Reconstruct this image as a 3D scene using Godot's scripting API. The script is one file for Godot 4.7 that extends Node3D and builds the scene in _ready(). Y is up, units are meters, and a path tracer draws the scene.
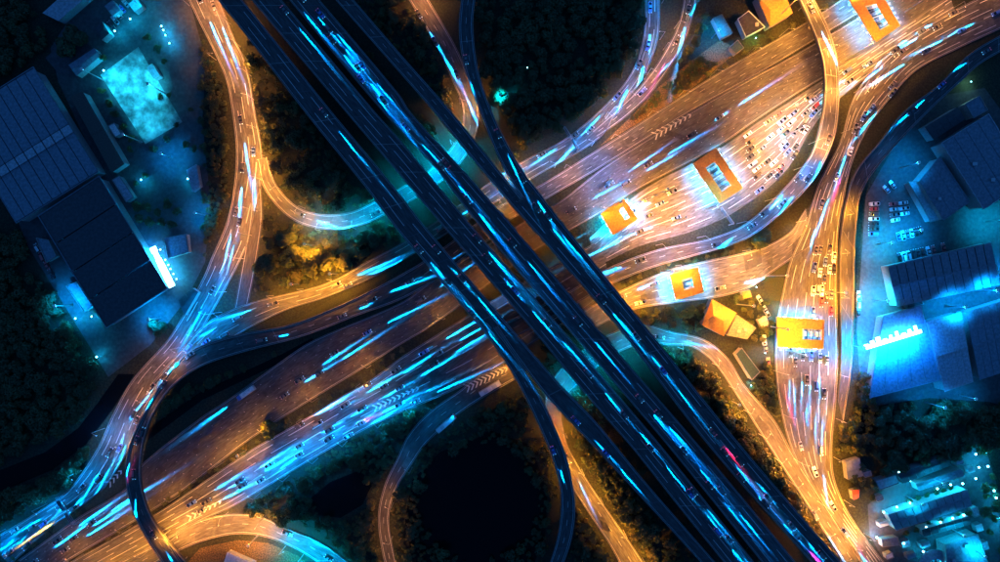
extends Node3D
# A motorway interchange at night, looked at straight down from a drone.
# Map units: the tables below give places in map squares of half a metre on the ground.

const S := 0.5
const H := 340.0
var rng := RandomNumberGenerator.new()
var M := {}
var roads := {}
var used_names := {}
var level := 0.10
var shapes := {}

func lin(r: float, g: float, b: float) -> Color:
	return Color(r, g, b).linear_to_srgb()

func P(x: float, y: float, h := 0.0) -> Vector3:
	var k := S * (H - h) / H
	return Vector3((x - 500.0) * k, h, (y - 281.0) * k)

# ------------------------------------------------------------------ helpers
func numbered(called: String) -> String:
	var n: int = used_names.get(called, 0)
	used_names[called] = n + 1
	return called if n == 0 else "%s_%03d" % [called, n]

func thing(called: String, label: String, category: String, at := Vector3.ZERO, group := "") -> Node3D:
	var o := Node3D.new()
	o.name = numbered(called)
	o.position = at
	o.set_meta("label", label)
	o.set_meta("category", category)
	if group != "":
		o.set_meta("group", group)
	add_child(o)
	return o

func structure(called: String, label: String) -> Node3D:
	var o := Node3D.new()
	o.name = numbered(called)
	o.set_meta("label", label)
	o.set_meta("kind", "structure")
	add_child(o)
	return o

func part(mesh: Mesh, called: String, mat: Material, parent: Node, at := Vector3.ZERO) -> MeshInstance3D:
	var o := MeshInstance3D.new()
	o.mesh = mesh
	o.name = called
	o.material_override = mat
	o.position = at
	parent.add_child(o, true)
	return o

func commit(v: PackedVector3Array, smooth := false) -> ArrayMesh:
	var st := SurfaceTool.new()
	st.begin(Mesh.PRIMITIVE_TRIANGLES)
	st.set_smooth_group(0 if smooth else -1)
	for p in v:
		st.add_vertex(p)
	st.generate_normals()
	return st.commit()

func quad(v: PackedVector3Array, a: Vector3, b: Vector3, c: Vector3, d: Vector3) -> void:
	v.append_array(PackedVector3Array([a, b, c, a, c, d]))

func tri(v: PackedVector3Array, a: Vector3, b: Vector3, c: Vector3) -> void:
	v.append_array(PackedVector3Array([a, b, c]))

# eight corners: lower ring a0..a3 (clockwise from above), upper ring b0..b3
func block(v: PackedVector3Array, a: Array, b: Array) -> void:
	quad(v, b[0], b[1], b[2], b[3])
	quad(v, a[3], a[2], a[1], a[0])
	for k in 4:
		var n := (k + 1) % 4
		quad(v, a[k], a[n], b[n], b[k])

func box(v: PackedVector3Array, c: Vector3, s: Vector3, bevel := 0.0) -> void:
	var h := s / 2.0
	var lo: Array = []
	var hi: Array = []
	for q in [[-1, -1], [1, -1], [1, 1], [-1, 1]]:
		lo.append(c + Vector3(q[0] * h.x, -h.y, q[1] * h.z))
		hi.append(c + Vector3(q[0] * (h.x - bevel), h.y, q[1] * (h.z - bevel)))
	if bevel > 0.0:
		var mid: Array = []
		for q in [[-1, -1], [1, -1], [1, 1], [-1, 1]]:
			mid.append(c + Vector3(q[0] * h.x, h.y - bevel, q[1] * h.z))
		block(v, lo, mid)
		block(v, mid, hi)
	else:
		block(v, lo, hi)

# a slanted bar between two points
func bar(v: PackedVector3Array, a: Vector3, b: Vector3, w: float, t: float) -> void:
	var d := (b - a).normalized()
	var up := Vector3.UP if absf(d.y) < 0.9 else Vector3.RIGHT
	var s := d.cross(up).normalized() * w / 2.0
	var u := s.cross(d).normalized() * t / 2.0
	block(v, [a + s - u, a - s - u, b - s - u, b + s - u], [a + s + u, a - s + u, b - s + u, b + s + u])

func tube(v: PackedVector3Array, a: Vector3, b: Vector3, ra: float, rb: float, n := 8) -> void:
	var d := (b - a).normalized()
	var up := Vector3.UP if absf(d.y) < 0.9 else Vector3.RIGHT
	var s := d.cross(up).normalized()
	var u := s.cross(d).normalized()
	for k in n:
		var p := TAU * k / n
		var q := TAU * (k + 1) / n
		var e := s * cos(p) + u * sin(p)
		var f := s * cos(q) + u * sin(q)
		quad(v, a + f * ra, b + f * rb, b + e * rb, a + e * ra)
		tri(v, b, b + e * rb, b + f * rb)

func polygon(pts: Array, y: float, lower := -1.0) -> ArrayMesh:
	var flat := PackedVector2Array()
	for p in pts:
		var w := P(p[0], p[1], y)
		flat.append(Vector2(w.x, w.z))
	var ix := Geometry2D.triangulate_polygon(flat)
	var v := PackedVector3Array()
	for k in range(0, ix.size(), 3):
		var a := flat[ix[k]]
		var b := flat[ix[k + 1]]
		var c := flat[ix[k + 2]]
		if (b - a).cross(c - a) < 0.0:
			var t := b
			b = c
			c = t
		tri(v, Vector3(a.x, y, a.y), Vector3(b.x, y, b.y), Vector3(c.x, y, c.y))
	if lower > -0.5:
		for k in flat.size():
			var a := flat[k]
			var b := flat[(k + 1) % flat.size()]
			quad(v, Vector3(a.x, lower, a.y), Vector3(b.x, lower, b.y), Vector3(b.x, y, b.y), Vector3(a.x, y, a.y))
	return commit(v)

func spline(pts: Array, n: int) -> PackedVector2Array:
	var at: Array = [0.0]
	for k in range(1, pts.size()):
		at.append(at[k - 1] + Vector2(pts[k][0] - pts[k - 1][0], pts[k][1] - pts[k - 1][1]).length())
	var out := PackedVector2Array()
	var total: float = at[-1]
	var seg := 0
	for i in n:
		var d := total * i / (n - 1)
		while seg < pts.size() - 2 and d > at[seg + 1]:
			seg += 1
		var p1 := Vector2(pts[seg][0], pts[seg][1])
		var p2 := Vector2(pts[seg + 1][0], pts[seg + 1][1])
		var p0 := p1 * 2.0 - p2 if seg == 0 else Vector2(pts[seg - 1][0], pts[seg - 1][1])
		var p3 := p2 * 2.0 - p1 if seg == pts.size() - 2 else Vector2(pts[seg + 2][0], pts[seg + 2][1])
		var l: float = maxf(at[seg + 1] - at[seg], 0.001)
		var t: float = clampf((d - at[seg]) / l, 0.0, 1.0)
		# finite-difference tangents scaled to this segment keep the curve from overshooting
		var m1 := (p2 - p0) * l / maxf((p2 - p1).length() + (p1 - p0).length(), 0.001)
		var m2 := (p3 - p1) * l / maxf((p3 - p2).length() + (p2 - p1).length(), 0.001)
		var t2 := t * t
		var t3 := t2 * t
		out.append(p1 * (2 * t3 - 3 * t2 + 1) + m1 * (t3 - 2 * t2 + t) + p2 * (-2 * t3 + 3 * t2) + m2 * (t3 - t2))
	return out

func noise_texture(freq: float, seed_: int, lo: Color, hi: Color, size := 512, octaves := 5, type := FastNoiseLite.TYPE_SIMPLEX_SMOOTH) -> NoiseTexture2D:
	var n := FastNoiseLite.new()
	n.noise_type = type
	n.frequency = freq
	n.seed = seed_
	n.fractal_octaves = octaves
	n.fractal_gain = 0.6
	var g := Gradient.new()
	g.set_color(0, lo)
	g.set_color(1, hi)
	var t := NoiseTexture2D.new()
	t.width = size
	t.height = size
	t.seamless = true
	t.noise = n
	t.color_ramp = g
	return t

func mat(c: Color, rough := 0.85, metal := 0.0) -> StandardMaterial3D:
	var m := StandardMaterial3D.new()
	m.albedo_color = c
	m.roughness = rough
	m.metallic = metal
	return m

func textured(c: Color, tex: Texture2D, metres: float, rough := 0.9, fine: Texture2D = null) -> StandardMaterial3D:
	var m := mat(c, rough)
	m.albedo_texture = tex
	m.uv1_triplanar = true
	m.uv1_world_triplanar = true
	m.uv1_scale = Vector3.ONE / metres
	if fine:
		m.normal_enabled = true
		m.normal_texture = fine
		m.normal_scale = 0.6
	return m

func glow(c: Color, energy: float) -> StandardMaterial3D:
	var m := mat(Color.WHITE, 0.4)
	m.emission_enabled = true
	m.emission = c
	m.emission_energy_multiplier = energy
	return m

func make_materials() -> void:
	var grey := noise_texture(0.012, 3, Color(0.62, 0.62, 0.62), Color(1, 1, 1), 1024, 6)
	var patch := noise_texture(0.02, 9, Color(0.66, 0.66, 0.66), Color(1, 1, 1), 512, 5)
	var earth := noise_texture(0.02, 5, Color(0.35, 0.38, 0.3), Color(1, 1, 0.95), 512, 6)
	var mottled := noise_texture(0.05, 7, Color(0.25, 0.28, 0.22), Color(1, 1, 1), 512, 4)
	var worn := noise_texture(0.014, 21, Color(0.42, 0.42, 0.43), Color(1, 1, 1), 1024, 6)
	for q in [["asphalt", 0.10], ["asphalt_dark", 0.07], ["deck", 0.078], ["plaza", 0.15]]:
		var m := mat(lin(q[1], q[1] * 0.99, q[1] * 0.98), 0.85)
		m.albedo_texture = worn
		M[q[0]] = m
	M.mend = [textured(lin(0.05, 0.05, 0.052), grey, 30.0, 0.9), textured(lin(0.095, 0.095, 0.092), grey, 30.0, 0.85)]
	M.lane = textured(lin(0.06, 0.062, 0.066), grey, 50.0, 0.85)
	M.concrete = textured(lin(0.26, 0.25, 0.24), patch, 12.0)
	M.kerb = textured(lin(0.2, 0.19, 0.18), patch, 9.0)
	M.yard = textured(lin(0.06, 0.062, 0.065), patch, 25.0)
	M.paint = textured(lin(0.62, 0.62, 0.6), patch, 6.0, 0.7)
	M.ground = textured(lin(0.035, 0.042, 0.02), mottled, 35.0, 1.0)
	M.grass = textured(lin(0.055, 0.065, 0.022), mottled, 14.0, 1.0)
	M.soil = textured(lin(0.24, 0.15, 0.06), mottled, 22.0, 1.0)
	M.water = mat(lin(0.002, 0.003, 0.004), 0.2)
	M.water.metallic_specular = 0.15
	M.steel = mat(lin(0.3, 0.31, 0.32), 0.45, 0.6)
	M.dark_steel = mat(lin(0.05, 0.05, 0.055), 0.5, 0.3)
	M.roof_blue = textured(lin(0.16, 0.19, 0.23), patch, 18.0, 0.6)
	M.roof_light = textured(lin(0.34, 0.37, 0.4), patch, 16.0, 0.6)
	M.roof_dark = textured(lin(0.045, 0.05, 0.055), patch, 20.0, 0.8)
	M.roof_brown = textured(lin(0.07, 0.055, 0.04), patch, 10.0, 0.8)
	M.roof_green = textured(lin(0.05, 0.12, 0.1), patch, 10.0, 0.7)
	M.roof_orange = textured(lin(0.62, 0.27, 0.035), patch, 14.0, 0.6)
	M.roof_red = textured(lin(0.45, 0.07, 0.03), patch, 8.0, 0.7)
	M.wall = textured(lin(0.4, 0.39, 0.37), patch, 8.0)
	M.court = textured(lin(0.40, 0.46, 0.43), noise_texture(0.012, 31, Color(0.3, 0.34, 0.34), Color(1, 1, 1), 512, 6), 50.0, 0.8)
	M.white = textured(lin(0.75, 0.75, 0.73), patch, 12.0, 0.6)
	M.bark = mat(lin(0.06, 0.04, 0.025), 1.0)
	M.leaf = []
	var leafy := noise_texture(0.06, 17, Color(0.55, 0.6, 0.5), Color(1, 1, 1), 256, 3)
	for c in [[0.085, 0.10, 0.03], [0.11, 0.115, 0.03], [0.06, 0.085, 0.03], [0.115, 0.10, 0.035]]:
		var m := textured(lin(c[0], c[1], c[2]), leafy, 5.0, 0.8)
		m.backlight_enabled = true
		m.backlight = lin(c[0] * 2.0, c[1] * 2.0, c[2])
		M.leaf.append(m)
	M.glass = mat(lin(0.01, 0.012, 0.015), 0.1)
	M.paints = {"white": mat(lin(0.7, 0.7, 0.7), 0.3), "silver": mat(lin(0.4, 0.41, 0.42), 0.3, 0.5), "black": mat(lin(0.015, 0.015, 0.017), 0.25), "grey": mat(lin(0.07, 0.07, 0.075), 0.3, 0.3), "red": mat(lin(0.4, 0.02, 0.02), 0.3), "blue": mat(lin(0.02, 0.08, 0.35), 0.3)}
	for k in M.paints:
		M.paints[k].clearcoat_enabled = true
	M.head_glow = glow(lin(0.1, 0.6, 1.0), 1.0)
	M.tail_glow = glow(lin(1.0, 0.02, 0.1), 0.6)
	M.tail_off = mat(lin(0.25, 0.01, 0.01), 0.3)
	M.head_off = mat(lin(0.6, 0.62, 0.65), 0.2)
	M.lamp_orange = glow(lin(1.0, 0.55, 0.2), 9.0)
	M.lamp_blue = glow(lin(0.25, 0.75, 1.0), 14.0)
	M.white_glow = glow(lin(0.6, 0.92, 1.0), 4.0)

# ------------------------------------------------------------------ roads
# left and right edges in map squares, heights along the way; kind: "road" on the ground, "deck" in the air
func road(key: String, L: Array, R: Array, hs: Array, o := {}) -> void:
	var long := 0.0
	for k in range(1, L.size()):
		long += Vector2(L[k][0] - L[k - 1][0], L[k][1] - L[k - 1][1]).length()
	var n := maxi(12, int(long / 6.0))
	var lp := spline(L, n)
	var rp := spline(R, n)
	var way := lp[1] - lp[0]
	if (rp[0] - lp[0]).dot(Vector2(-way.y, way.x)) < 0.0:
		var keep := lp
		lp = rp
		rp = keep
	level += 0.011
	var lw := PackedVector3Array()
	var rw := PackedVector3Array()
	for i in n:
		var u := float(i) / (n - 1) * (hs.size() - 1)
		var a := mini(int(u), hs.size() - 2) if hs.size() > 1 else 0
		var h: float = hs[0] if hs.size() == 1 else lerpf(hs[a], hs[a + 1], smoothstep(0.0, 1.0, u - a))
		h = maxf(h, level)
		lw.append(P(lp[i].x, lp[i].y, h))
		rw.append(P(rp[i].x, rp[i].y, h))
	var rd := {"lp": lp, "rp": rp, "lw": lw, "rw": rw, "n": n, "say": o.get("say", ""), "deck": hs.max() > 1.0}
	roads[key] = rd
	var elevated: bool = o.get("viaduct", false)
	var root: Node3D
	if elevated:
		root = thing(o.get("name", "viaduct"), o.label, o.get("category", "viaduct"))
	else:
		root = structure(o.get("name", "road"), o.label)
	# the carriageway slab
	var v := PackedVector3Array()
	var thick: float = 1.5 if elevated else 0.0
	var side_l := []
	for i in n - 1:
		var down_a := Vector3(0, thick if lw[i].y > 1.8 else lw[i].y + 0.05, 0)
		var down_b := Vector3(0, thick if lw[i + 1].y > 1.8 else lw[i + 1].y + 0.05, 0)
		quad(v, lw[i], lw[i + 1], rw[i + 1], rw[i])
		quad(v, lw[i] - down_a, lw[i + 1] - down_b, lw[i + 1], lw[i])
		quad(v, rw[i], rw[i + 1], rw[i + 1] - down_b, rw[i] - down_a)
		if elevated:
			quad(v, rw[i] - down_a, rw[i + 1] - down_b, lw[i + 1] - down_b, lw[i] - down_a)
	var st := SurfaceTool.new()
	st.begin(Mesh.PRIMITIVE_TRIANGLES)
	st.set_smooth_group(-1)
	var gone := rng.randf() * 100.0
	var per := 24 if elevated else 18
	for i in n - 1:
		var step := (lw[i + 1] + rw[i + 1] - lw[i] - rw[i]).length() / 2.0
		var w := (rw[i] - lw[i]).length()
		for k in per:
			var p := v[i * per + k]
			var f: float = gone + (step if p.distance_squared_to(lw[i + 1]) < 0.01 or p.distance_squared_to(rw[i + 1]) < 0.01 else 0.0)
			var g: float = w if p.distance_squared_to(rw[i]) < 0.01 or p.distance_squared_to(rw[i + 1]) < 0.01 else 0.0
			st.set_uv(Vector2(f / 110.0, g / 17.0))
			st.add_vertex(p)
		gone += step
	st.generate_normals()
	part(st.commit(), "carriageway", M[o.get("mat", "deck" if elevated else "asphalt")], root)
	# mended strips of newer or older surface
	for k in (0 if elevated else int(long / 40.0)):
		var i := rng.randi_range(1, n - 4)
		var f0 := float(rng.randi() % maxi(lanes_of(o), 1)) / maxi(lanes_of(o), 1) + 0.01
		var f1 := f0 + 1.0 / maxi(lanes_of(o), 1) - 0.02
		if f0 < 0.05 or f1 > 0.95:
			f0 = clampf(f0, 0.09, 0.5)
			f1 = clampf(f1, 0.5, 0.91)
		var q := PackedVector3Array()
		var up2 := Vector3(0, 0.003, 0)
		for j in rng.randi_range(1, 3):
			quad(q, lw[i + j - 1].lerp(rw[i + j - 1], f0) + up2, lw[i + j].lerp(rw[i + j], f0) + up2, lw[i + j].lerp(rw[i + j], f1) + up2, lw[i + j - 1].lerp(rw[i + j - 1], f1) + up2)
		part(commit(q), "asphalt_mend", M.mend[rng.randi() % 2], root)
	# parapets, kerbs
	var ph: float = o.get("parapet", 0.9 if elevated else 0.0)
	var pw := 0.32
	if ph > 0.0:
		for side in o.get("sides", [0, 1]):
			var e := lw if side == 0 else rw
			var f := rw if side == 0 else lw
			var q := PackedVector3Array()
			var up := Vector3(0, ph, 0)
			for i in n - 1:
				var ia := (f[i] - e[i]).normalized() * pw
				var ib := (f[i + 1] - e[i + 1]).normalized() * pw
				var a := e[i] + Vector3(0, 0.005, 0)
				var b := e[i + 1] + Vector3(0, 0.005, 0)
				if side == 0:
					quad(q, a + up, b + up, b + ib * 0.7 + up, a + ia * 0.7 + up)
					quad(q, a, b, b + up, a + up)
					quad(q, a + ia * 0.7 + up, b + ib * 0.7 + up, b + ib, a + ia)
				else:
					quad(q, a + ia * 0.7 + up, b + ib * 0.7 + up, b + up, a + up)
					quad(q, a + up, b + up, b, a)
					quad(q, a + ia, b + ib, b + ib * 0.7 + up, a + ia * 0.7 + up)
			part(commit(q), "parapet" if elevated else "kerb", M[o.get("edge", "concrete" if elevated else "kerb")], root)
	# edge lines and lane dashes, some stretched so headlights draw streaks on them
	var lift := Vector3(0, 0.006, 0)
	var lanes: int = o.get("lanes", 2)
	var inset: float = 0.45 + pw
	if o.get("edge_lines", true):
		for side in 2:
			var q := PackedVector3Array()
			for i in n - 1:
				var e0 := lw[i] if side == 0 else rw[i]
				var f0 := rw[i] if side == 0 else lw[i]
				var e1 := lw[i + 1] if side == 0 else rw[i + 1]
				var f1 := rw[i + 1] if side == 0 else lw[i + 1]
				var ia := (f0 - e0).normalized()
				var ib := (f1 - e1).normalized()
				var a0 := e0 + ia * inset + lift
				var a1 := e1 + ib * inset + lift
				var b0 := e0 + ia * (inset + 0.16) + lift
				var b1 := e1 + ib * (inset + 0.16) + lift
				if side == 0:
					quad(q, a0, a1, b1, b0)
				else:
					quad(q, b0, b1, a1, a0)
			part(commit(q), "edge_line", M.paint, root)
	if lanes > 1:
		var q := PackedVector3Array()
		var gap: float = o.get("dash", 9.0)
		var dash: float = o.get("dash_long", 3.0)
		var wide: float = o.get("dash_wide", 0.15)
		for k in range(1, lanes):
			var f := float(k) / lanes
			var run := gap * fposmod(k * 0.37, 1.0)
			for i in n - 1:
				var a := lw[i].lerp(rw[i], f)
				var b := lw[i + 1].lerp(rw[i + 1], f)
				var d := (b - a)
				var l := d.length()
				d /= maxf(l, 0.001)
				var s := (rw[i] - lw[i]).normalized() * wide / 2.0
				while run < l:
					var p := a + d * maxf(run, 0.0) + lift
					var r := a + d * minf(run + dash, l) + lift
					quad(q, p - s, r - s, r + s, p + s)
					if run + dash > l:
						break
					run += gap
				run -= l
		if q.size() > 0:
			part(commit(q), "lane_marking", M.paint, root).set_meta("kind", "stuff")
	if elevated:
		var way_run := 12.0
		for i in range(1, n - 1):
			way_run += (lw[i] - lw[i - 1]).length()
			if way_run > 17.0 and lw[i].y > 2.0:
				way_run = 0.0
				var q := PackedVector3Array()
				var d := (lw[i + 1] - lw[i - 1]).normalized() * 0.22
				var ia := (rw[i] - lw[i]).normalized() * (pw + 0.03)
				var j := Vector3(0, 0.004, 0)
				quad(q, lw[i] + ia - d + j, lw[i] + ia + d + j, rw[i] - ia + d + j, rw[i] - ia - d + j)
				part(commit(q), "expansion_joint", M.dark_steel if rng.randf() < 0.6 else M.kerb, root)
	# piers
	if elevated:
		var every: float = o.get("span", 34.0)
		var run := every * 0.4
		for i in n - 1:
			var a := (lw[i] + rw[i]) / 2.0
			run += ((lw[i + 1] + rw[i + 1]) / 2.0 - a).length()
			if run >= every and a.y > 4.0 and not o.get("no_piers", false):
				run = 0.0
				var along := (lw[i + 1] - lw[i]).normalized()
				var across := (rw[i] - lw[i])
				var q := PackedVector3Array()
				var top := a.y - 1.5
				tube(q, Vector3(a.x, -0.1, a.z), Vector3(a.x, top - 1.2, a.z), 0.9, 0.9, 12)
				var pier := part(commit(q, false), "pier", M.concrete, root)
				q = PackedVector3Array()
				bar(q, Vector3(a.x, top - 0.6, a.z) - across * 0.4, Vector3(a.x, top - 0.6, a.z) + across * 0.4, 1.7, 1.2)
				part(commit(q), "pier_cap", M.concrete, pier)

func lanes_of(o: Dictionary) -> int:
	return o.get("lanes", 2)

# the same from a middle line with widths
func ribbon(key: String, c: Array, hs: Array, o := {}) -> void:
	var L: Array = []
	var R: Array = []
	for k in c.size():
		var a: Array = c[maxi(k - 1, 0)]
		var b: Array = c[mini(k + 1, c.size() - 1)]
		var d := Vector2(b[0] - a[0], b[1] - a[1]).normalized()
		var w: float = c[k][2] / 2.0
		L.append([c[k][0] + d.y * w, c[k][1] - d.x * w])
		R.append([c[k][0] - d.y * w, c[k][1] + d.x * w])
	road(key, L, R, hs, o)

# painted chevrons of a gore, each one a piece of its road
func chevrons(parent: String, ax: float, ay: float, bx: float, by: float, count: int, wide: float, y: float) -> void:
	var root := get_node(parent)
	var d := (P(bx, by) - P(ax, ay)).normalized()
	var s := Vector3(-d.z, 0, d.x)
	for k in count:
		var t := (k + 0.5) / count
		var c := P(lerpf(ax, bx, t), lerpf(ay, by, t), y)
		var w: float = wide * lerpf(1.0, 0.45, t)
		var v := PackedVector3Array()
		for e in [-1.0, 1.0]:
			var tip := c + d * w * 0.5
			var end: Vector3 = c + s * e * w * 0.5
			if e < 0:
				quad(v, tip, tip - d * 0.9, end - d * 0.9, end)
			else:
				quad(v, end, end - d * 0.9, tip - d * 0.9, tip)
		part(commit(v), "chevron", M.paint, root)

func nearest(key: String, x: float, y: float) -> Array:
	var r: Dictionary = roads[key]
	var p := Vector2(x, y)
	var best := 1e9
	var at := 0
	for i in r.n:
		var c: Vector2 = (r.lp[i] + r.rp[i]) / 2.0
		var d := c.distance_squared_to(p)
		if d < best:
			best = d
			at = i
	var l: Vector2 = r.lp[at]
	var w: Vector2 = r.rp[at] - l
	return [at, clampf((p - l).dot(w) / w.length_squared(), 0.06, 0.94)]

func on_any_road(x: float, y: float, margin: float, ground_only := true) -> bool:
	var p := Vector2(x, y)
	for key in roads:
		var r: Dictionary = roads[key]
		if ground_only and r.deck and r.lw[r.n / 2].y > 12.0:
			continue
		for i in range(0, r.n):
			var c: Vector2 = (r.lp[i] + r.rp[i]) / 2.0
			var half: float = (r.rp[i] - r.lp[i]).length() / 2.0 + margin
			if absf(c.x - x) < half and absf(c.y - y) < half and c.distance_to(p) < half:
				return true
	return false

# ------------------------------------------------------------------ vehicles
func car_shapes() -> void:
	# forward is -z; a hull swept through cross-sections, wheels below it, a glass house above
	var specs := {
		"sedan": {"l": 4.5, "w": 1.78, "hood": 0.86, "belt": 0.95, "roof": 1.42, "c0": -0.85, "r0": -0.2, "r1": 1.0, "c1": 1.75},
		"pickup": {"l": 5.2, "w": 1.85, "hood": 1.08, "belt": 1.12, "roof": 1.75, "c0": -1.1, "r0": -0.5, "r1": 0.75, "c1": 0.95},
		"van": {"l": 4.9, "w": 1.85, "hood": 1.05, "belt": 1.15, "roof": 1.95, "c0": -1.7, "r0": -0.9, "r1": 2.1, "c1": 2.4}}
	for k in specs:
		var s: Dictionary = specs[k]
		var v := PackedVector3Array()
		var hl: float = s.l / 2.0
		var hw: float = s.w / 2.0
		var rings: Array = []
		for q in [[-hl, 0.72, 0.62], [-hl + 0.25, 0.93, 0.82], [s.c0, 1.0, 1.0], [s.c1, 1.0, 1.0], [hl - 0.2, 0.95, 0.98], [hl, 0.8, 0.85]]:
			var top: float = lerpf(s.hood, s.belt, clampf((q[0] + hl) / (s.c0 + hl), 0.0, 1.0)) * q[2]
			var w: float = hw * q[1]
			rings.append([Vector3(-w, 0.3, q[0]), Vector3(-w, top - 0.12, q[0]), Vector3(-w + 0.14, top, q[0]), Vector3(w - 0.14, top, q[0]), Vector3(w, top - 0.12, q[0]), Vector3(w, 0.3, q[0])])
		for i in rings.size() - 1:
			for j in 5:
				quad(v, rings[i][j], rings[i][j + 1], rings[i + 1][j + 1], rings[i + 1][j])
			quad(v, rings[i][5], rings[i][0], rings[i + 1][0], rings[i + 1][5])
		for e in [[0, 1], [rings.size() - 1, 0]]:
			var r: Array = rings[e[0]]
			for j in range(1, 5):
				if e[1] == 1:
					tri(v, r[0], r[j + 1], r[j])
				else:
					tri(v, r[0], r[j], r[j + 1])
		for wx in [-1, 1]:
			for wz in [-hl * 0.6, hl * 0.6]:
				tube(v, Vector3(wx * (hw - 0.2), 0.32, wz), Vector3(wx * (hw + 0.01), 0.32, wz), 0.32, 0.32, 10)
		# the roof panel
		var rw: float = hw - 0.25
		var y: float = s.roof
		block(v, [Vector3(-rw, y - 0.05, s.r0), Vector3(rw, y - 0.05, s.r0), Vector3(rw, y - 0.05, s.r1), Vector3(-rw, y - 0.05, s.r1)], [Vector3(-rw + 0.08, y, s.r0 + 0.08), Vector3(rw - 0.08, y, s.r0 + 0.08), Vector3(rw - 0.08, y, s.r1 - 0.08), Vector3(-rw + 0.08, y, s.r1 - 0.08)])
		var g := PackedVector3Array()
		var b: float = s.belt - 0.02
		block(g, [Vector3(-hw + 0.1, b, s.c0), Vector3(hw - 0.1, b, s.c0), Vector3(hw - 0.1, b, s.c1), Vector3(-hw + 0.1, b, s.c1)], [Vector3(-rw, y - 0.04, s.r0 - 0.03), Vector3(rw, y - 0.04, s.r0 - 0.03), Vector3(rw, y - 0.04, s.r1 + 0.03), Vector3(-rw, y - 0.04, s.r1 + 0.03)])
		if k == "pickup":
			# the load bed's dark floor lies between its sides
			block(g, [Vector3(-hw + 0.2, 1.0, 1.1), Vector3(hw - 0.2, 1.0, 1.1), Vector3(hw - 0.2, 1.0, hl - 0.25), Vector3(-hw + 0.2, 1.0, hl - 0.25)], [Vector3(-hw + 0.2, 1.14, 1.1), Vector3(hw - 0.2, 1.14, 1.1), Vector3(hw - 0.2, 1.14, hl - 0.25), Vector3(-hw + 0.2, 1.14, hl - 0.25)])
		shapes[k] = {"body": commit(v), "glass": commit(g), "l": s.l, "w": s.w, "lamp_y": 0.66 if k == "sedan" else 0.78}
	var lv := PackedVector3Array()
	box(lv, Vector3.ZERO, Vector3(0.34, 0.2, 0.3), 0.05)
	shapes.lamp = commit(lv)
	# lorry: cab, cargo box; bus: body with roof units
	var v2 := PackedVector3Array()
	box(v2, Vector3(0, 1.6, -4.0), Vector3(2.3, 2.4, 1.9), 0.25)
	box(v2, Vector3(0, 0.75, 0.6), Vector3(0.9, 0.3, 9.0))
	for wz in [-4.0, 2.4, 3.7]:
		for wx in [-1, 1]:
			tube(v2, Vector3(wx * 0.75, 0.5, wz), Vector3(wx * 1.15, 0.5, wz), 0.5, 0.5, 10)
	var g2 := PackedVector3Array()
	box(g2, Vector3(0, 2.15, -4.75), Vector3(2.05, 0.8, 0.5), 0.1)
	var c2 := PackedVector3Array()
	box(c2, Vector3(0, 2.2, 1.2), Vector3(2.45, 2.5, 7.8), 0.06)
	shapes.lorry = {"body": commit(v2), "glass": commit(g2), "cargo": commit(c2), "l": 10.0, "w": 2.4, "lamp_y": 0.9}
	var v3 := PackedVector3Array()
	box(v3, Vector3(0, 1.75, 0), Vector3(2.5, 2.7, 11.5), 0.2)
	for wz in [-3.6, 3.4]:
		for wx in [-1, 1]:
			tube(v3, Vector3(wx * 0.8, 0.5, wz), Vector3(wx * 1.27, 0.5, wz), 0.5, 0.5, 10)
	var g3 := PackedVector3Array()
	box(g3, Vector3(0, 2.1, 0), Vector3(2.54, 0.9, 11.0))
	box(g3, Vector3(0, 2.0, -5.6), Vector3(2.2, 1.3, 0.34))
	var c3 := PackedVector3Array()
	box(c3, Vector3(0, 3.25, 2.4), Vector3(1.7, 0.3, 2.6), 0.1)
	box(c3, Vector3(0, 3.22, -2.4), Vector3(1.5, 0.24, 2.0), 0.1)
	shapes.bus = {"body": commit(v3), "glass": commit(g3), "cargo": commit(c3), "l": 11.5, "w": 2.5, "lamp_y": 0.9}

var proto := {}

func vehicle(kind: String, paint: String, lit: bool) -> Node3D:
	var key := "%s %s %s" % [kind, paint, lit]
	if not proto.has(key):
		var s: Dictionary = shapes[kind]
		var o := Node3D.new()
		part(s.body, "body", M.paints[paint], o)
		part(s.glass, "window_glass", M.glass, o)
		if s.has("cargo"):
			part(s.cargo, "cargo_box" if kind == "lorry" else "roof_unit", M.white if kind == "lorry" else M.steel, o)
		for x in [-1, 1]:
			part(shapes.lamp, "headlight", M.head_glow if lit else M.head_off, o, Vector3(x * (s.w / 2.0 - 0.3), s.lamp_y, -s.l / 2.0 + 0.06))
		for x in [-1, 1]:
			part(shapes.lamp, "tail_light", M.tail_glow if lit else M.tail_off, o, Vector3(x * (s.w / 2.0 - 0.3), s.lamp_y + 0.1, s.l / 2.0 - 0.08))
		proto[key] = o
	return proto[key].duplicate()

var traffic: Array = []   # waiting to be sorted, labelled and built

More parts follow.
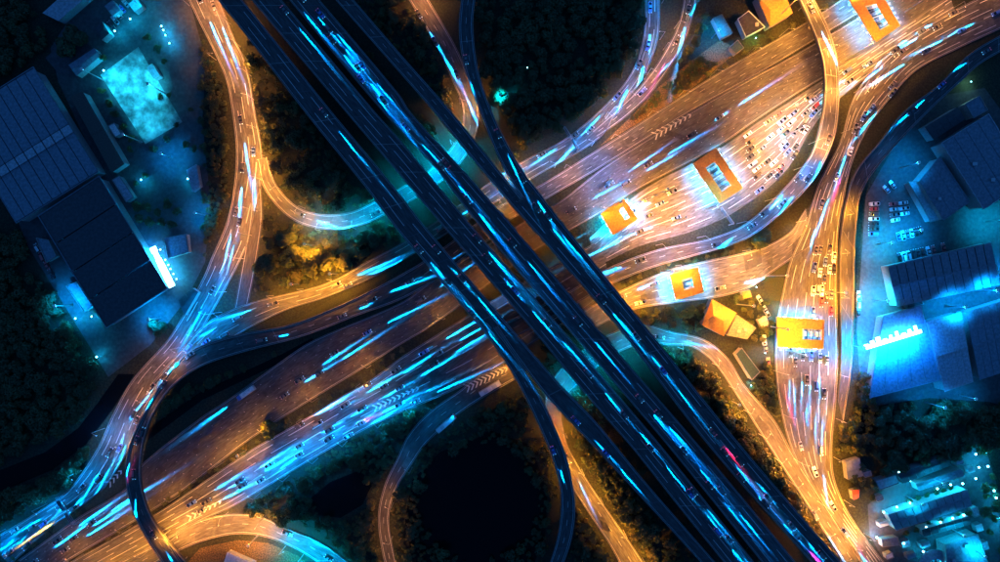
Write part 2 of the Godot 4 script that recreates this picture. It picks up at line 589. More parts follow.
func plan(key: String, x: float, y: float, tx: float, ty: float, o := {}) -> void:
	var a := nearest(key, x, y)
	var b := nearest(key, tx, ty)
	var r: Dictionary = roads[key]
	var sgn := 1.0 if b[0] > a[0] or (b[0] == a[0] and false) else -1.0
	if b[0] == a[0]:
		var i0: int = mini(a[0], r.n - 2)
		var t2: Vector2 = r.lp[i0 + 1] - r.lp[i0]
		sgn = 1.0 if t2.dot(Vector2(tx - x, ty - y)) > 0.0 else -1.0
	# between samples too
	var i: int = clampi(a[0], 0, r.n - 2)
	var f: float = a[1]
	var c0: Vector3 = r.lw[i].lerp(r.rw[i], f)
	var c1: Vector3 = r.lw[i + 1].lerp(r.rw[i + 1], f)
	var q0: Vector2 = r.lp[i].lerp(r.rp[i], f)
	var q1: Vector2 = r.lp[i + 1].lerp(r.rp[i + 1], f)
	var u: float = (Vector2(x, y) - q0).dot(q1 - q0) / maxf((q1 - q0).length_squared(), 0.001)
	u = clampf(u, -1.0, 1.0)
	var at := c0 + (c1 - c0) * u
	traffic.append({"key": key, "at": at, "dir": (c1 - c0).normalized() * sgn, "x": x, "y": y, "o": o})

# several cars one behind the other along a stretch, beams ahead
func stream(key: String, x: float, y: float, tx: float, ty: float, count: int, o := {}) -> void:
	for k in count:
		var t := float(k) / count
		plan(key, lerpf(x, tx, t), lerpf(y, ty, t), tx, ty, o)

const PAINTS := ["white", "silver", "black", "grey", "white", "silver", "red", "blue", "grey", "black"]
const ORD := ["first", "second", "third", "fourth", "fifth", "sixth", "seventh", "eighth", "ninth", "tenth", "eleventh", "twelfth"]

func ordinal(n: int) -> String:
	if n < ORD.size():
		return ORD[n]
	var k := n + 1
	var e := "th"
	if k % 100 < 11 or k % 100 > 13:
		e = ["th", "st", "nd", "rd", "th", "th", "th", "th", "th", "th"][k % 10]
	return str(k) + e

func build_traffic() -> void:
	var by := {}
	for c in traffic:
		if not by.has(c.key):
			by[c.key] = []
		by[c.key].append(c)
	for key in by:
		var r: Dictionary = roads[key]
		var wide: bool = absf(r.lp[r.n - 1].x - r.lp[0].x) > absf(r.lp[r.n - 1].y - r.lp[0].y)
		var list: Array = by[key]
		list.sort_custom(func(a, b): return a.x < b.x if wide else a.y < b.y)
		var built: Array = []
		for c in list:
			var near := false
			for b in built:
				var d: Vector3 = c.at - b.at
				if absf(d.dot(c.dir)) < ((16.0 if c.o.get("beam", 1.0) > 0.25 else 5.6) if not (c.o.get("kind", "") in ["bus", "lorry"] or b.o.get("kind", "") in ["bus", "lorry"]) else 9.5) and (d - c.dir * d.dot(c.dir)).length() < 1.7:
					near = true
			if near:
				continue
			built.append(c)
		for k in built.size():
			var c: Dictionary = built[k]
			var kind: String = c.o.get("kind", ["sedan", "sedan", "pickup", "van", "sedan", "pickup"][rng.randi() % 6])
			var paint: String = c.o.get("paint", ["black", "grey", "grey", "blue", "grey", "black", "black", "grey"][rng.randi() % 8] if c.o.get("beam", 1.0) > 0.25 else PAINTS[rng.randi() % PAINTS.size()])
			var say := "%s %s with lights on, %s from the %s among vehicles on %s" % [paint, kind, ordinal(k), "left" if wide else "top", r.say]
			var o := vehicle(kind, paint, true)
			o.name = numbered(kind)
			add_child(o)
			o.set_meta("label", say)
			o.set_meta("category", "truck" if kind == "lorry" else ("bus" if kind == "bus" else "car"))
			o.set_meta("group", "vehicles on " + str(r.say))
			o.transform = Transform3D(Basis.looking_at(c.dir, Vector3.UP), c.at + Vector3(0, 0.004, 0))
			var s: Dictionary = shapes[kind]
			var e: float = c.o.get("beam", 1.0) * (2.2 if c.at.y < 9.0 and c.o.get("beam", 1.0) > 0.25 else 1.0)
			if e > 0.2:
				headlamp(o, "headlight_beam", c.o.get("color", lin(0.0, 0.30, 1.0)), e, Vector3(0, s.lamp_y, -s.l / 2.0 - 0.14), 0.0, s.lamp_y)
			var te: float = c.o.get("tail", 0.0)
			if te > 1.4:
				headlamp(o, "tail_light_beam", c.o.get("tail_color", lin(1.0, 0.02, 0.12)), te * 0.12, Vector3(0, s.lamp_y + 0.1, s.l / 2.0 + 0.14), 180.0, s.lamp_y)

# the lamps of a vehicle throw one narrow beam low along the lane
func headlamp(o: Node3D, called: String, c: Color, e: float, at: Vector3, turn: float, y: float) -> void:
	var l := SpotLight3D.new()
	l.name = called
	l.light_color = c
	var broad := rng.randf() < 0.15
	l.light_energy = (300000.0 if broad else 420000.0) * e
	l.spot_angle = 3.4 if broad else 1.95
	l.spot_angle_attenuation = 1.0
	l.spot_range = 140.0
	l.spot_attenuation = 2.0
	l.light_size = 0.1
	l.shadow_enabled = true
	l.position = at
	l.rotation_degrees = Vector3((-2.9 if broad else -2.35) * y / 0.66, turn, 0)
	o.add_child(l, true)

# ------------------------------------------------------------------ lamps
const ORANGE := [1.0, 0.36, 0.02]
const PEACH := [1.0, 0.36, 0.06]
const BLUE := [0.0, 0.30, 1.0]
const CYAN := [0.0, 0.5, 1.0]

func street_lamp(x: float, y: float, tx: float, ty: float, c: Array, energy: float, label: String, group: String, h := 11.0, cone := 78.0, base := 0.0) -> void:
	var at := P(x, y, base)
	var to := P(tx, ty, base) - at
	to.y = 0
	to = to.normalized() * 2.4
	var o := thing("street_lamp", label, "street lamp", at, group)
	var v := PackedVector3Array()
	tube(v, Vector3.ZERO, Vector3(0, h, 0), 0.13, 0.07, 8)
	part(commit(v), "pole", M.steel, o)
	v = PackedVector3Array()
	tube(v, Vector3(0, h - 0.05, 0), to + Vector3(0, h + 0.25, 0), 0.06, 0.045, 6)
	part(commit(v), "arm", M.steel, o)
	var d := to.normalized()
	v = PackedVector3Array()
	bar(v, to + Vector3(0, h + 0.27, 0) - d * 0.1, to + Vector3(0, h + 0.27, 0) + d * 0.75, 0.34, 0.14)
	var head := part(commit(v), "lamp_head", M.steel, o)
	v = PackedVector3Array()
	bar(v, to + Vector3(0, h + 0.15, 0), to + Vector3(0, h + 0.15, 0) + d * 0.48, 0.28, 0.1)
	part(commit(v), "lamp_lens", M.lamp_orange if c[0] > 0.5 else M.lamp_blue, head)
	var l := SpotLight3D.new()
	l.name = "lamp_light"
	l.light_color = lin(c[0], c[1], c[2])
	l.light_energy = energy * 2.4
	l.spot_angle = cone
	l.spot_angle_attenuation = 0.7
	l.spot_range = 80.0
	l.spot_attenuation = 2.0
	l.light_size = 0.2
	l.shadow_enabled = true
	l.position = to + Vector3(0, h + 0.06, 0) + d * 0.3
	l.rotation_degrees.x = -90
	o.add_child(l, true)

# lamps standing along one edge of a road, from one fraction of its way to another
func lamp_row(key: String, side: int, t0: float, t1: float, count: int, c: Array, energy: float, say: String, h := 11.0, off := 2.0) -> void:
	var r: Dictionary = roads[key]
	var built := 0
	for k in count:
		var t: float = t0 if count == 1 else lerpf(t0, t1, float(k) / (count - 1))
		var i := clampi(int(t * (r.n - 1)), 0, r.n - 1)
		var e: Vector2 = r.lp[i] if side == 0 else r.rp[i]
		var f: Vector2 = r.rp[i] if side == 0 else r.lp[i]
		var p := e + (e - f).normalized() * off
		if Vector2(p.x - 800, p.y - 333).length() < 42.0:
			continue
		street_lamp(p.x, p.y, f.x, f.y, c, energy, "%s street lamp, %s along %s" % ["orange" if c[0] > 0.5 else "blue", ordinal(built), say], "street lamps along the roads", h)
		built += 1

func mast(x: float, y: float, c: Array, energy: float, label: String, h := 26.0, aim := Vector2.ZERO, cone := 66.0) -> void:
	var o := thing("mast_lamp", label, "mast lamp", P(x, y), "tall mast lamps")
	var v := PackedVector3Array()
	tube(v, Vector3.ZERO, Vector3(0, h, 0), 0.32, 0.14, 10)
	part(commit(v), "pole", M.steel, o)
	v = PackedVector3Array()
	tube(v, Vector3(0, h - 0.4, 0), Vector3(0, h - 0.1, 0), 0.7, 0.8, 12)
	tube(v, Vector3(0, h - 0.1, 0), Vector3(0, h + 0.12, 0), 0.8, 0.3, 12)
	part(commit(v), "hood", M.steel, o)
	for k in 4:
		var a := TAU * k / 4 + 0.4
		var d := Vector3(cos(a), 0, sin(a))
		v = PackedVector3Array()
		bar(v, d * 0.3 + Vector3(0, h - 0.48, 0), d * 0.7 + Vector3(0, h - 0.48, 0), 0.3, 0.12)
		part(commit(v), "lamp_lens", M.lamp_orange if c[0] > 0.5 else M.lamp_blue, o)
	var l := SpotLight3D.new()
	l.name = "lamp_light"
	l.light_color = lin(c[0], c[1], c[2])
	l.light_energy = energy
	l.spot_angle = cone
	l.spot_angle_attenuation = 0.8
	l.spot_range = 150.0
	l.light_size = 1.2
	l.shadow_enabled = true
	l.position = Vector3(0, h - 1.0, 0)
	l.rotation_degrees.x = -90
	o.add_child(l, true)
	if aim != Vector2.ZERO:
		l.look_at(P(aim.x, aim.y), Vector3.RIGHT)

func garden_lamp(x: float, y: float, energy: float, label: String, h := 4.0, c := CYAN, base := 0.0, size := 0.28) -> void:
	var o := thing("post_lamp", label, "post lamp", P(x, y, base), "small post lamps")
	var v := PackedVector3Array()
	tube(v, Vector3(0.35, 0, 0), Vector3(0.35, h, 0), 0.06, 0.05, 6)
	tube(v, Vector3(0.35, h - 0.05, 0), Vector3(0, h - 0.05, 0), 0.04, 0.04, 6)
	part(commit(v), "pole", M.dark_steel, o)
	var s := SphereMesh.new()
	s.radius = size * 0.85
	s.height = size * 1.7
	s.radial_segments = 12
	s.rings = 6
	part(s, "lamp_globe", M.lamp_blue, o, Vector3(0, h, 0))
	var l := OmniLight3D.new()
	l.name = "lamp_light"
	l.light_color = lin(c[0], c[1], c[2])
	l.light_energy = energy
	l.omni_range = 60.0
	l.omni_attenuation = 2.0
	l.light_size = 0.15
	l.shadow_enabled = true
	l.position = Vector3(0, h - size * 0.85 - 0.2, 0)
	o.add_child(l, true)

# ------------------------------------------------------------------ buildings
func at2(q: Array, u: float, v: float, h: float) -> Vector3:
	# inside the quadrilateral q (corners in order) : u along 0->1, v along 0->3
	var a := Vector2(q[0][0], q[0][1]).lerp(Vector2(q[1][0], q[1][1]), u)
	var b := Vector2(q[3][0], q[3][1]).lerp(Vector2(q[2][0], q[2][1]), u)
	var p := a.lerp(b, v)
	return P(p.x, p.y, h)

func slab4(a: Vector3, b: Vector3, c: Vector3, d: Vector3, t: float) -> ArrayMesh:
	var v := PackedVector3Array()
	var dn := Vector3(0, -t, 0)
	var up := (c - a).cross(b - a)
	if up.y < 0.0:
		var k := b
		b = d
		d = k
	block(v, [a + dn, b + dn, c + dn, d + dn], [a, b, c, d])
	return commit(v)

func walls(q: Array, h: float, root: Node, m: Material, inset := 0.02) -> void:
	for k in 4:
		var uv := [[inset, inset], [1 - inset, inset], [1 - inset, 1 - inset], [inset, 1 - inset]]
		var n := (k + 1) % 4
		var a := at2(q, uv[k][0], uv[k][1], h)
		var b := at2(q, uv[n][0], uv[n][1], h)
		var c := at2(q, 0.5, 0.5, h)
		a.y = 0.0
		b.y = 0.0
		c.y = 0.0
		a += (c - a).normalized() * 0.02 * k
		b += (c - b).normalized() * 0.02 * k
		var v := PackedVector3Array()
		bar(v, a + Vector3(0, h / 2, 0), b + Vector3(0, h / 2, 0), 0.25, h)
		part(commit(v), "wall", m, root)

# roof kinds: flat (parapet and units), gable (ridge along u), shed, each slope laid in sheets
func building(called: String, q: Array, h: float, roof: String, rise: float, sheets: int, m: Material, label: String, extra := {}) -> Node3D:
	var c := at2(q, 0.5, 0.5, 0.0)
	var root := thing(called, label, extra.get("category", "building"))
	walls(q, h - 0.15, root, M.wall)
	var gap := 0.004 if sheets < 20 else 0.002
	if roof == "gable":
		for slope in 2:
			for k in sheets:
				var u0 := float(k) / sheets + gap
				var u1 := float(k + 1) / sheets - gap
				var drop := rng.randf_range(-0.03, 0.03)
				if slope == 0:
					part(slab4(at2(q, u0, 0.0, h + drop), at2(q, u1, 0.0, h + drop), at2(q, u1, 0.497, h + rise + drop), at2(q, u0, 0.497, h + rise + drop), 0.12), "roof_panel", m, root)
				else:
					part(slab4(at2(q, u0, 0.503, h + rise + drop), at2(q, u1, 0.503, h + rise + drop), at2(q, u1, 1.0, h + drop), at2(q, u0, 1.0, h + drop), 0.12), "roof_panel", extra.get("m2", m), root)
		var v := PackedVector3Array()
		bar(v, at2(q, 0.0, 0.5, h + rise + 0.1), at2(q, 1.0, 0.5, h + rise + 0.1), extra.get("cap", 0.7), 0.16)
		part(commit(v), "ridge_cap", extra.get("cap_m", m), root)
		for e in [0.012, 0.988]:
			v = PackedVector3Array()
			var a := at2(q, e, 0.02, h - 0.15)
			var b := at2(q, e, 0.98, h - 0.15)
			var t := at2(q, e, 0.5, h + rise - 0.2)
			tri(v, a, t, b)
			tri(v, b, t, a)
			part(commit(v), "gable_end", M.wall, root)
	elif roof == "flat":
		for k in sheets:
			part(slab4(at2(q, float(k) / sheets + gap, 0.0, h), at2(q, float(k + 1) / sheets - gap, 0.0, h), at2(q, float(k + 1) / sheets - gap, 1.0, h), at2(q, float(k) / sheets + gap, 1.0, h), 0.2), "roof_panel", m, root)
		var cs := [[0.0, 0.0], [1.0, 0.0], [1.0, 1.0], [0.0, 1.0]]
		for k in 4:
			var n := (k + 1) % 4
			var v := PackedVector3Array()
			var ht := 0.5 + 0.004 * k
			bar(v, at2(q, cs[k][0], cs[k][1], h + ht / 2 - 0.1), at2(q, cs[n][0], cs[n][1], h + ht / 2 - 0.1), 0.3, ht)
			part(commit(v), "roof_parapet", extra.get("edge", M.concrete), root)
		for k in extra.get("units", 0):
			var v := PackedVector3Array()
			var p := at2(q, rng.randf_range(0.12, 0.88), rng.randf_range(0.15, 0.85), h)
			box(v, p + Vector3(0, 0.6, 0), Vector3(rng.randf_range(1.2, 2.4), 1.2, rng.randf_range(1.2, 2.0)), 0.08)
			part(commit(v), "roof_unit", M.steel, root)
	elif roof == "hip":
		var e := 0.28
		var rr := [at2(q, e, 0.5, h + rise), at2(q, 1 - e, 0.5, h + rise)]
		var cs := [at2(q, 0, 0, h), at2(q, 1, 0, h), at2(q, 1, 1, h), at2(q, 0, 1, h)]
		part(slab4(cs[0], cs[1], rr[1], rr[0], 0.15), "roof_slope", m, root)
		part(slab4(rr[0], rr[1], cs[2], cs[3], 0.15), "roof_slope", m, root)
		for k in 2:
			var v := PackedVector3Array()
			var r3: Vector3 = rr[0] if k == 0 else rr[1]
			var a: Vector3 = cs[3] if k == 0 else cs[1]
			var b: Vector3 = cs[0] if k == 0 else cs[2]
			tri(v, a, b, r3)
			part(commit(v), "roof_slope", m, root)
		var v2 := PackedVector3Array()
		bar(v2, rr[0] + Vector3(0, 0.08, 0), rr[1] + Vector3(0, 0.08, 0), 0.5, 0.16)
		part(commit(v2), "ridge_cap", m, root)
	return root

# toll canopy: a ring of four orange slopes round an open middle with cross bars, on columns, booths below
func toll_canopy(q: Array, u0: float, u1: float, v0: float, v1: float, bars: int, label: String, booths: int, light: float) -> void:
	var root := thing("toll_canopy", label, "toll canopy")
	var h := 6.2
	var o := [[0, 0], [1, 0], [1, 1], [0, 1]]
	var i := [[u0, v0], [u1, v0], [u1, v1], [u0, v1]]
	for k in 4:
		var n := (k + 1) % 4
		part(slab4(at2(q, o[k][0], o[k][1], h + 1.4), at2(q, o[n][0], o[n][1], h + 1.4), at2(q, i[n][0], i[n][1], h), at2(q, i[k][0], i[k][1], h), 0.25), "roof_slope", M.roof_orange, root)
		var v := PackedVector3Array()
		bar(v, at2(q, o[k][0], o[k][1], h + 1.2 + 0.005 * k), at2(q, o[n][0], o[n][1], h + 1.2 + 0.005 * k), 0.3, 0.8)
		part(commit(v), "fascia", M.roof_orange, root)
	for k in bars:
		var t := lerpf(v0, v1, (k + 0.02) / maxf(bars - 0.96, 0.01))
		var v := PackedVector3Array()
		bar(v, at2(q, u0, t, h + 0.2), at2(q, u1, t, h + 0.2), 0.5, 0.4)
		part(commit(v), "cross_bar", M.white, root)
	for k in booths:
		var t := (k + 0.5) / booths
		var v := PackedVector3Array()
		for uu in [0.2, 0.8]:
			var p := at2(q, uu, t, h)
			p.y = 0.0
			tube(v, p, p + Vector3(0, h + 0.3, 0), 0.25, 0.25, 8)
		var col := part(commit(v), "column", M.concrete, root)
		v = PackedVector3Array()
		var a := at2(q, -0.12, t, 0.3)
		var b := at2(q, 1.12, t, 0.3)
		bar(v, a, b, 1.3, 0.3)
		part(commit(v), "island", M.concrete, root)
		v = PackedVector3Array()
		var c := at2(q, 0.5, t, 0.45)
		var d := (b - a).normalized()
		bar(v, c + Vector3(0, 1.25, 0) - d * 1.2, c + Vector3(0, 1.25, 0) + d * 1.2, 1.2, 2.5)
		part(commit(v), "booth", M.white, root)
	# tube lamps under the eaves on the traffic sides
	for uu in [-0.02, 1.02]:
		for k in 3:
			var t := (k + 0.5) / 3.0
			var p := at2(q, uu, t, h + 0.45)
			var along := (at2(q, uu, 1.0, h) - at2(q, uu, 0.0, h)).normalized()
			var v := PackedVector3Array()
			bar(v, p - along * 1.0, p + along * 1.0, 0.2, 0.12)
			part(commit(v), "tube_lamp", M.lamp_blue, root)
			var l := SpotLight3D.new()
			l.name = "tube_lamp_light"
			l.light_color = lin(CYAN[0], CYAN[1], CYAN[2])
			l.light_energy = light
			l.spot_angle = 72.0
			l.spot_range = 60.0
			l.light_size = 0.5
			l.shadow_enabled = true
			l.position = p - Vector3(0, 0.12, 0)
			l.rotation_degrees.x = -90
			root.add_child(l, true)

# ------------------------------------------------------------------ trees
var crowns: Array = []

func crown_shape(seed_: int, leaves: int, r: float, tall: float) -> ArrayMesh:
	var g := RandomNumberGenerator.new()
	g.seed = seed_
	var st := SurfaceTool.new()
	st.begin(Mesh.PRIMITIVE_TRIANGLES)
	st.set_smooth_group(-1)
	var lumps: Array = []
	for k in 9:
		var a := g.randf() * TAU
		var d := r * 0.62 * sqrt(g.randf()) if k > 0 else 0.0
		lumps.append([Vector3(cos(a) * d, tall * (0.62 + 0.34 * g.randf()) - d * 0.25, sin(a) * d), r * g.randf_range(0.3, 0.52)])
	for k in leaves:
		var l: Array = lumps[g.randi() % lumps.size()]
		var n := Vector3(g.randfn(), g.randfn() * 0.8 + 0.45, g.randfn()).normalized()
		var p: Vector3 = l[0] + n * l[1] * g.randf_range(0.75, 1.08)
		var t := (n + Vector3(g.randfn(), g.randfn(), g.randfn()) * 0.45).normalized()
		var s := t.cross(Vector3(g.randfn(), g.randfn(), g.randfn())).normalized()
		var u := t.cross(s)
		var w := r * g.randf_range(0.09, 0.17)
		for q in [p - s * w, p + u * w * 0.7, p + s * w, p - s * w, p + s * w, p - u * w * 0.7]:
			st.add_vertex(q)
	st.generate_normals()
	return st.commit()

func trunk_shape(tall: float, r: float) -> ArrayMesh:
	var v := PackedVector3Array()
	tube(v, Vector3.ZERO, Vector3(0, tall * 0.55, 0), 0.03 * tall, 0.018 * tall, 7)
	for k in 5:
		var a := TAU * k / 5 + 0.3
		tube(v, Vector3(0, tall * (0.4 + 0.04 * k), 0), Vector3(cos(a) * r * 0.5, tall * 0.75, sin(a) * r * 0.5), 0.014 * tall, 0.006 * tall, 5)
	return commit(v)

func make_trees() -> void:
	for k in 6:
		crowns.append([crown_shape(100 + k, 520, 3.4, 5.2), trunk_shape(5.2, 3.4)])
	crowns.append([crown_shape(200, 2200, 6.6, 7.0), trunk_shape(7.0, 6.6)])
	crowns.append([crown_shape(201, 2000, 6.0, 6.6), trunk_shape(6.6, 6.0)])
	# low shrub
	crowns.append([crown_shape(300, 260, 1.6, 2.2), trunk_shape(2.2, 1.6)])
	crowns.append([crown_shape(301, 260, 1.7, 2.0), trunk_shape(2.0, 1.7)])

func tree(x: float, y: float, k: int, size: float, label: String, group: String, leaf := -1, called := "tree") -> void:
	var o := thing(called, label, "shrub" if called == "shrub" else "tree", P(x, y), group)
	part(crowns[k][0], "crown", M.leaf[leaf if leaf >= 0 else rng.randi() % 4], o)
	part(crowns[k][1], "trunk", M.bark, o)
	o.scale = Vector3(size, size * rng.randf_range(0.9, 1.15), size)
	o.rotation.y = rng.randf() * TAU

var planted: Array = []
var thicket: Array = []

func clear_of(x: float, y: float, gap: float) -> bool:
	for p in planted:
		if absf(p[0] - x) < gap and absf(p[1] - y) < gap and Vector2(p[0] - x, p[1] - y).length() < gap:
			return false
	return true

func grove(poly: Array, count: int, label: String, group: String, size := 1.0, gap := 9.0, hole: Array = []) -> void:
	var pv := PackedVector2Array()
	var lo := Vector2(1e9, 1e9)
	var hi := -lo
	for p in poly:
		pv.append(Vector2(p[0], p[1]))
		lo = lo.min(pv[-1])
		hi = hi.max(pv[-1])
	var made: Array = []
	var tries := 0
	while made.size() < count and tries < count * 40:
		tries += 1
		var x := rng.randf_range(lo.x, hi.x)
		var y := rng.randf_range(lo.y, hi.y)
		if not Geometry2D.is_point_in_polygon(Vector2(x, y), pv) or not clear_of(x, y, gap) or on_any_road(x, y, 4.5):
			continue
		if hole.size() == 4 and Vector2((x - hole[0]) / hole[2], (y - hole[1]) / hole[3]).length() < 1.0:
			continue
		planted.append([x, y])
		made.append([x, y])
	# the smaller third joins the thicket that reads as one mass
	var keep := int(made.size() * 0.66) + 1
	for k in range(keep, made.size()):
		thicket.append([made[k][0], made[k][1], size * rng.randf_range(0.65, 0.9)])
	made = made.slice(0, keep)
	made.sort_custom(func(a, b): return a[1] < b[1])
	for k in made.size():
		tree(made[k][0], made[k][1], rng.randi() % 6, size * rng.randf_range(0.85, 1.35), "%s, %s from the top" % [label, ordinal(k)], group)

func wood(called: String, label: String, poly: Array, count: int, hole: Array = [], size := 1.0, apart := 5.0) -> void:
	var pv := PackedVector2Array()
	var lo := Vector2(1e9, 1e9)
	var hi := -lo
	for p in poly:
		pv.append(Vector2(p[0], p[1]))
		lo = lo.min(pv[-1])
		hi = hi.max(pv[-1])
	var lists: Array = [[], [], []]
	var tries := 0
	var made := 0
	while made < count and tries < count * 12:
		tries += 1
		var x := rng.randf_range(lo.x, hi.x)
		var y := rng.randf_range(lo.y, hi.y)
		if not Geometry2D.is_point_in_polygon(Vector2(x, y), pv) or not clear_of(x, y, apart) or on_any_road(x, y, 4.0 * size):
			continue
		if hole.size() == 4 and Vector2((x - hole[0]) / hole[2], (y - hole[1]) / hole[3]).length() < 1.0:
			continue
		made += 1
		var s := size * rng.randf_range(0.6, 1.3)
		lists[rng.randi() % 3].append(Transform3D(Basis.from_euler(Vector3(0, rng.randf() * TAU, 0)).scaled(Vector3.ONE * s), P(x, y)))
	var root := Node3D.new()
	root.name = numbered(called)
	root.set_meta("label", label)
	root.set_meta("kind", "stuff")
	add_child(root)
	for k in 3:
		var mm := MultiMesh.new()
		mm.transform_format = MultiMesh.TRANSFORM_3D
		mm.mesh = crowns[k * 2][0]
		mm.instance_count = lists[k].size()
		for j in lists[k].size():
			mm.set_instance_transform(j, lists[k][j])
		var o := MultiMeshInstance3D.new()
		o.multimesh = mm
		o.name = "foliage"
		o.material_override = M.leaf[[2, 0, 3][k]]
		root.add_child(o, true)

func ground_patch(called: String, label: String, pts: Array, m: Material, y: float) -> void:
	var o := MeshInstance3D.new()
	o.mesh = polygon(pts, y)
	o.material_override = m
	o.name = numbered(called)
	o.set_meta("label", label)
	o.set_meta("kind", "structure")
	add_child(o)

# ------------------------------------------------------------------ the scene
func _ready() -> void:
	rng.seed = 4711
	# camera, sky, moon, exposure
	var cam := Camera3D.new()
	cam.name = "camera"
	cam.position = Vector3(0, H, 0)
	cam.rotation_degrees = Vector3(-90, 0, 0)
	cam.fov = rad_to_deg(2.0 * atan(281.0 * S / H))
	cam.near = 1.0
	cam.far = 4000.0
	add_child(cam)
	var sky_mat := ProceduralSkyMaterial.new()
	sky_mat.sky_top_color = lin(0.035, 0.26, 0.95)
	sky_mat.sky_horizon_color = lin(0.05, 0.28, 0.9)
	sky_mat.ground_horizon_color = lin(0.05, 0.08, 0.15)
	sky_mat.ground_bottom_color = lin(0.05, 0.08, 0.15)
	sky_mat.sky_energy_multiplier = 1.0
	var sky := Sky.new()
	sky.sky_material = sky_mat
	var env := Environment.new()
	env.background_mode = Environment.BG_SKY
	env.sky = sky
	env.background_energy_multiplier = 0.5
	env.tonemap_mode = Environment.TONE_MAPPER_LINEAR
	env.tonemap_exposure = 1.0
	env.sdfgi_enabled = true
	env.ssao_enabled = true
	env.ssil_enabled = true
	var we := WorldEnvironment.new()
	we.name = "environment"
	we.environment = env
	add_child(we)
	var moon := DirectionalLight3D.new()
	moon.name = "moon"
	moon.light_color = Color(0.35, 0.65, 1.0)
	moon.light_energy = 0.03
	moon.light_angular_distance = 0.5
	moon.shadow_enabled = true
	moon.sky_mode = DirectionalLight3D.SKY_MODE_LIGHT_ONLY
	moon.rotation_degrees = Vector3(-52, 140, 0)
	add_child(moon)

	make_materials()
	car_shapes()
	make_trees()

	# ---- the ground
	var g := MeshInstance3D.new()
	var pm := PlaneMesh.new()
	pm.size = Vector2(3000, 3000)
	g.mesh = pm
	g.material_override = M.ground
	g.name = "ground"
	g.set_meta("label", "dark grass and scrub ground under the whole interchange")
	g.set_meta("kind", "structure")
	add_child(g)
	ground_patch("yard", "concrete yard round the factory halls and the sports court", [[50, 48], [88, -10], [186, -10], [196, 25], [206, 62], [202, 120], [210, 200], [205, 262], [186, 300], [150, 345], [108, 377], [28, 247], [18, 222], [100, 172], [58, 82]], M.yard, 0.03)
	ground_patch("yard", "concrete yard round the warehouses beside the eastern road", [[905, 128], [945, 95], [985, 88], [1060, 190], [1060, 420], [990, 402], [930, 398], [862, 408], [857, 330], [866, 196]], M.yard, 0.034)
	ground_patch("yard", "paved courts between the terraced roofs at lower right", [[868, 505], [905, 470], [960, 450], [985, 445], [1002, 500], [1020, 580], [895, 580], [870, 535]], M.yard, 0.038)
	ground_patch("verge", "orange lit bare earth inside the bottom ramp", [[180, 570], [200, 548], [238, 540], [268, 543], [298, 556], [315, 570]], M.soil, 0.036)
	ground_patch("verge", "grass triangle beside the square toll canopy", [[762, 278], [786, 256], [783, 300], [776, 316]], M.grass, 0.042)
	ground_patch("verge", "grassy strip between the ramp and the inner carriageway", [[284, 326], [330, 300], [400, 266], [398, 272], [340, 302], [300, 322]], M.grass, 0.046)
	ground_patch("verge", "earth bank between the northern ramp and the carriageway", [[600, 146], [640, 122], [690, 90], [740, 50], [720, 40], [690, 62], [660, 86], [630, 118]], M.soil, 0.05)
	ground_patch("pond", "large black pond inside the loop ramp", [[412, 480], [440, 452], [490, 430], [530, 445], [548, 490], [545, 535], [530, 575], [415, 575], [405, 520]], M.water, 0.02)
	ground_patch("pond", "small black pond among trees under the carriageway", [[308, 500], [330, 482], [360, 470], [372, 485], [362, 505], [340, 518], [318, 515]], M.water, 0.022)
	ground_patch("canal", "narrow dark canal winding left of the western road", [[-20, 478], [45, 452], [78, 428], [98, 402], [118, 374], [134, 374], [112, 410], [86, 444], [52, 470], [-20, 500]], M.water, 0.024)
	ground_patch("canal", "straight dark drain between the curved ramp and the carriageway", [[146, 430], [200, 392], [282, 354], [312, 338], [316, 344], [284, 361], [202, 400], [148, 440]], M.water, 0.026)
	ground_patch("court", "bright cyan lit sports court beside the factory halls", [[100, 75], [138, 47], [182, 122], [145, 144]], M.court, 0.06)
	ground_patch("lane", "service lane skirting the sports court", [[150, 20], [158, 18], [182, 80], [196, 118], [190, 140], [150, 168], [140, 178], [134, 170], [150, 156], [180, 136], [186, 120], [172, 82]], M.lane, 0.055)
	ground_patch("lane", "service lane climbing beside the sheds at upper left", [[45, 58], [56, 48], [72, 72], [84, 92], [74, 96], [62, 78]], M.lane, 0.058)

	# ---- roads on the ground
	road("west", [[186, -5], [200, 24], [212, 48], [226, 80], [232, 112], [236, 152], [233, 192], [226, 224], [212, 256], [202, 280], [170, 336], [132, 380], [112, 416], [97, 449], [68, 490], [40, 510], [0, 534], [-15, 541]],
		[[218, -5], [234, 38], [244, 58], [250, 80], [255, 111], [262, 150], [262, 176], [258, 198], [252, 224], [246, 248], [226, 288], [205, 325], [190, 350], [160, 385], [140, 420], [128, 450], [106, 486], [84, 504], [48, 530], [10, 565]],
		[0.1], {"label": "wide curved road sweeping down the left side", "say": "the curved western road", "lanes": 4, "dash": 20.0, "dash_long": 11.0, "dash_wide": 0.26, "parapet": 0.5})
	ribbon("side", [[256, 180, 10], [256, 215, 13], [252, 245, 14], [246, 280, 14], [239, 316, 13]], [0.1], {"label": "short grey slip road beside the western road", "say": "the short slip road", "lanes": 1, "mat": "asphalt_dark"})
	ribbon("loop", [[262, 158, 11], [268, 182, 13], [280, 200, 13], [298, 215, 14], [325, 222, 15], [355, 219, 16], [382, 207, 17], [410, 192, 17], [440, 172, 17], [460, 150, 17], [470, 128, 16], [470, 104, 16], [462, 82, 17], [448, 50, 17], [432, 22, 17], [414, -8, 17]], [0.1], {"label": "loop road curling under the viaducts to the top edge", "say": "the northern loop road", "lanes": 2, "parapet": 0.5})
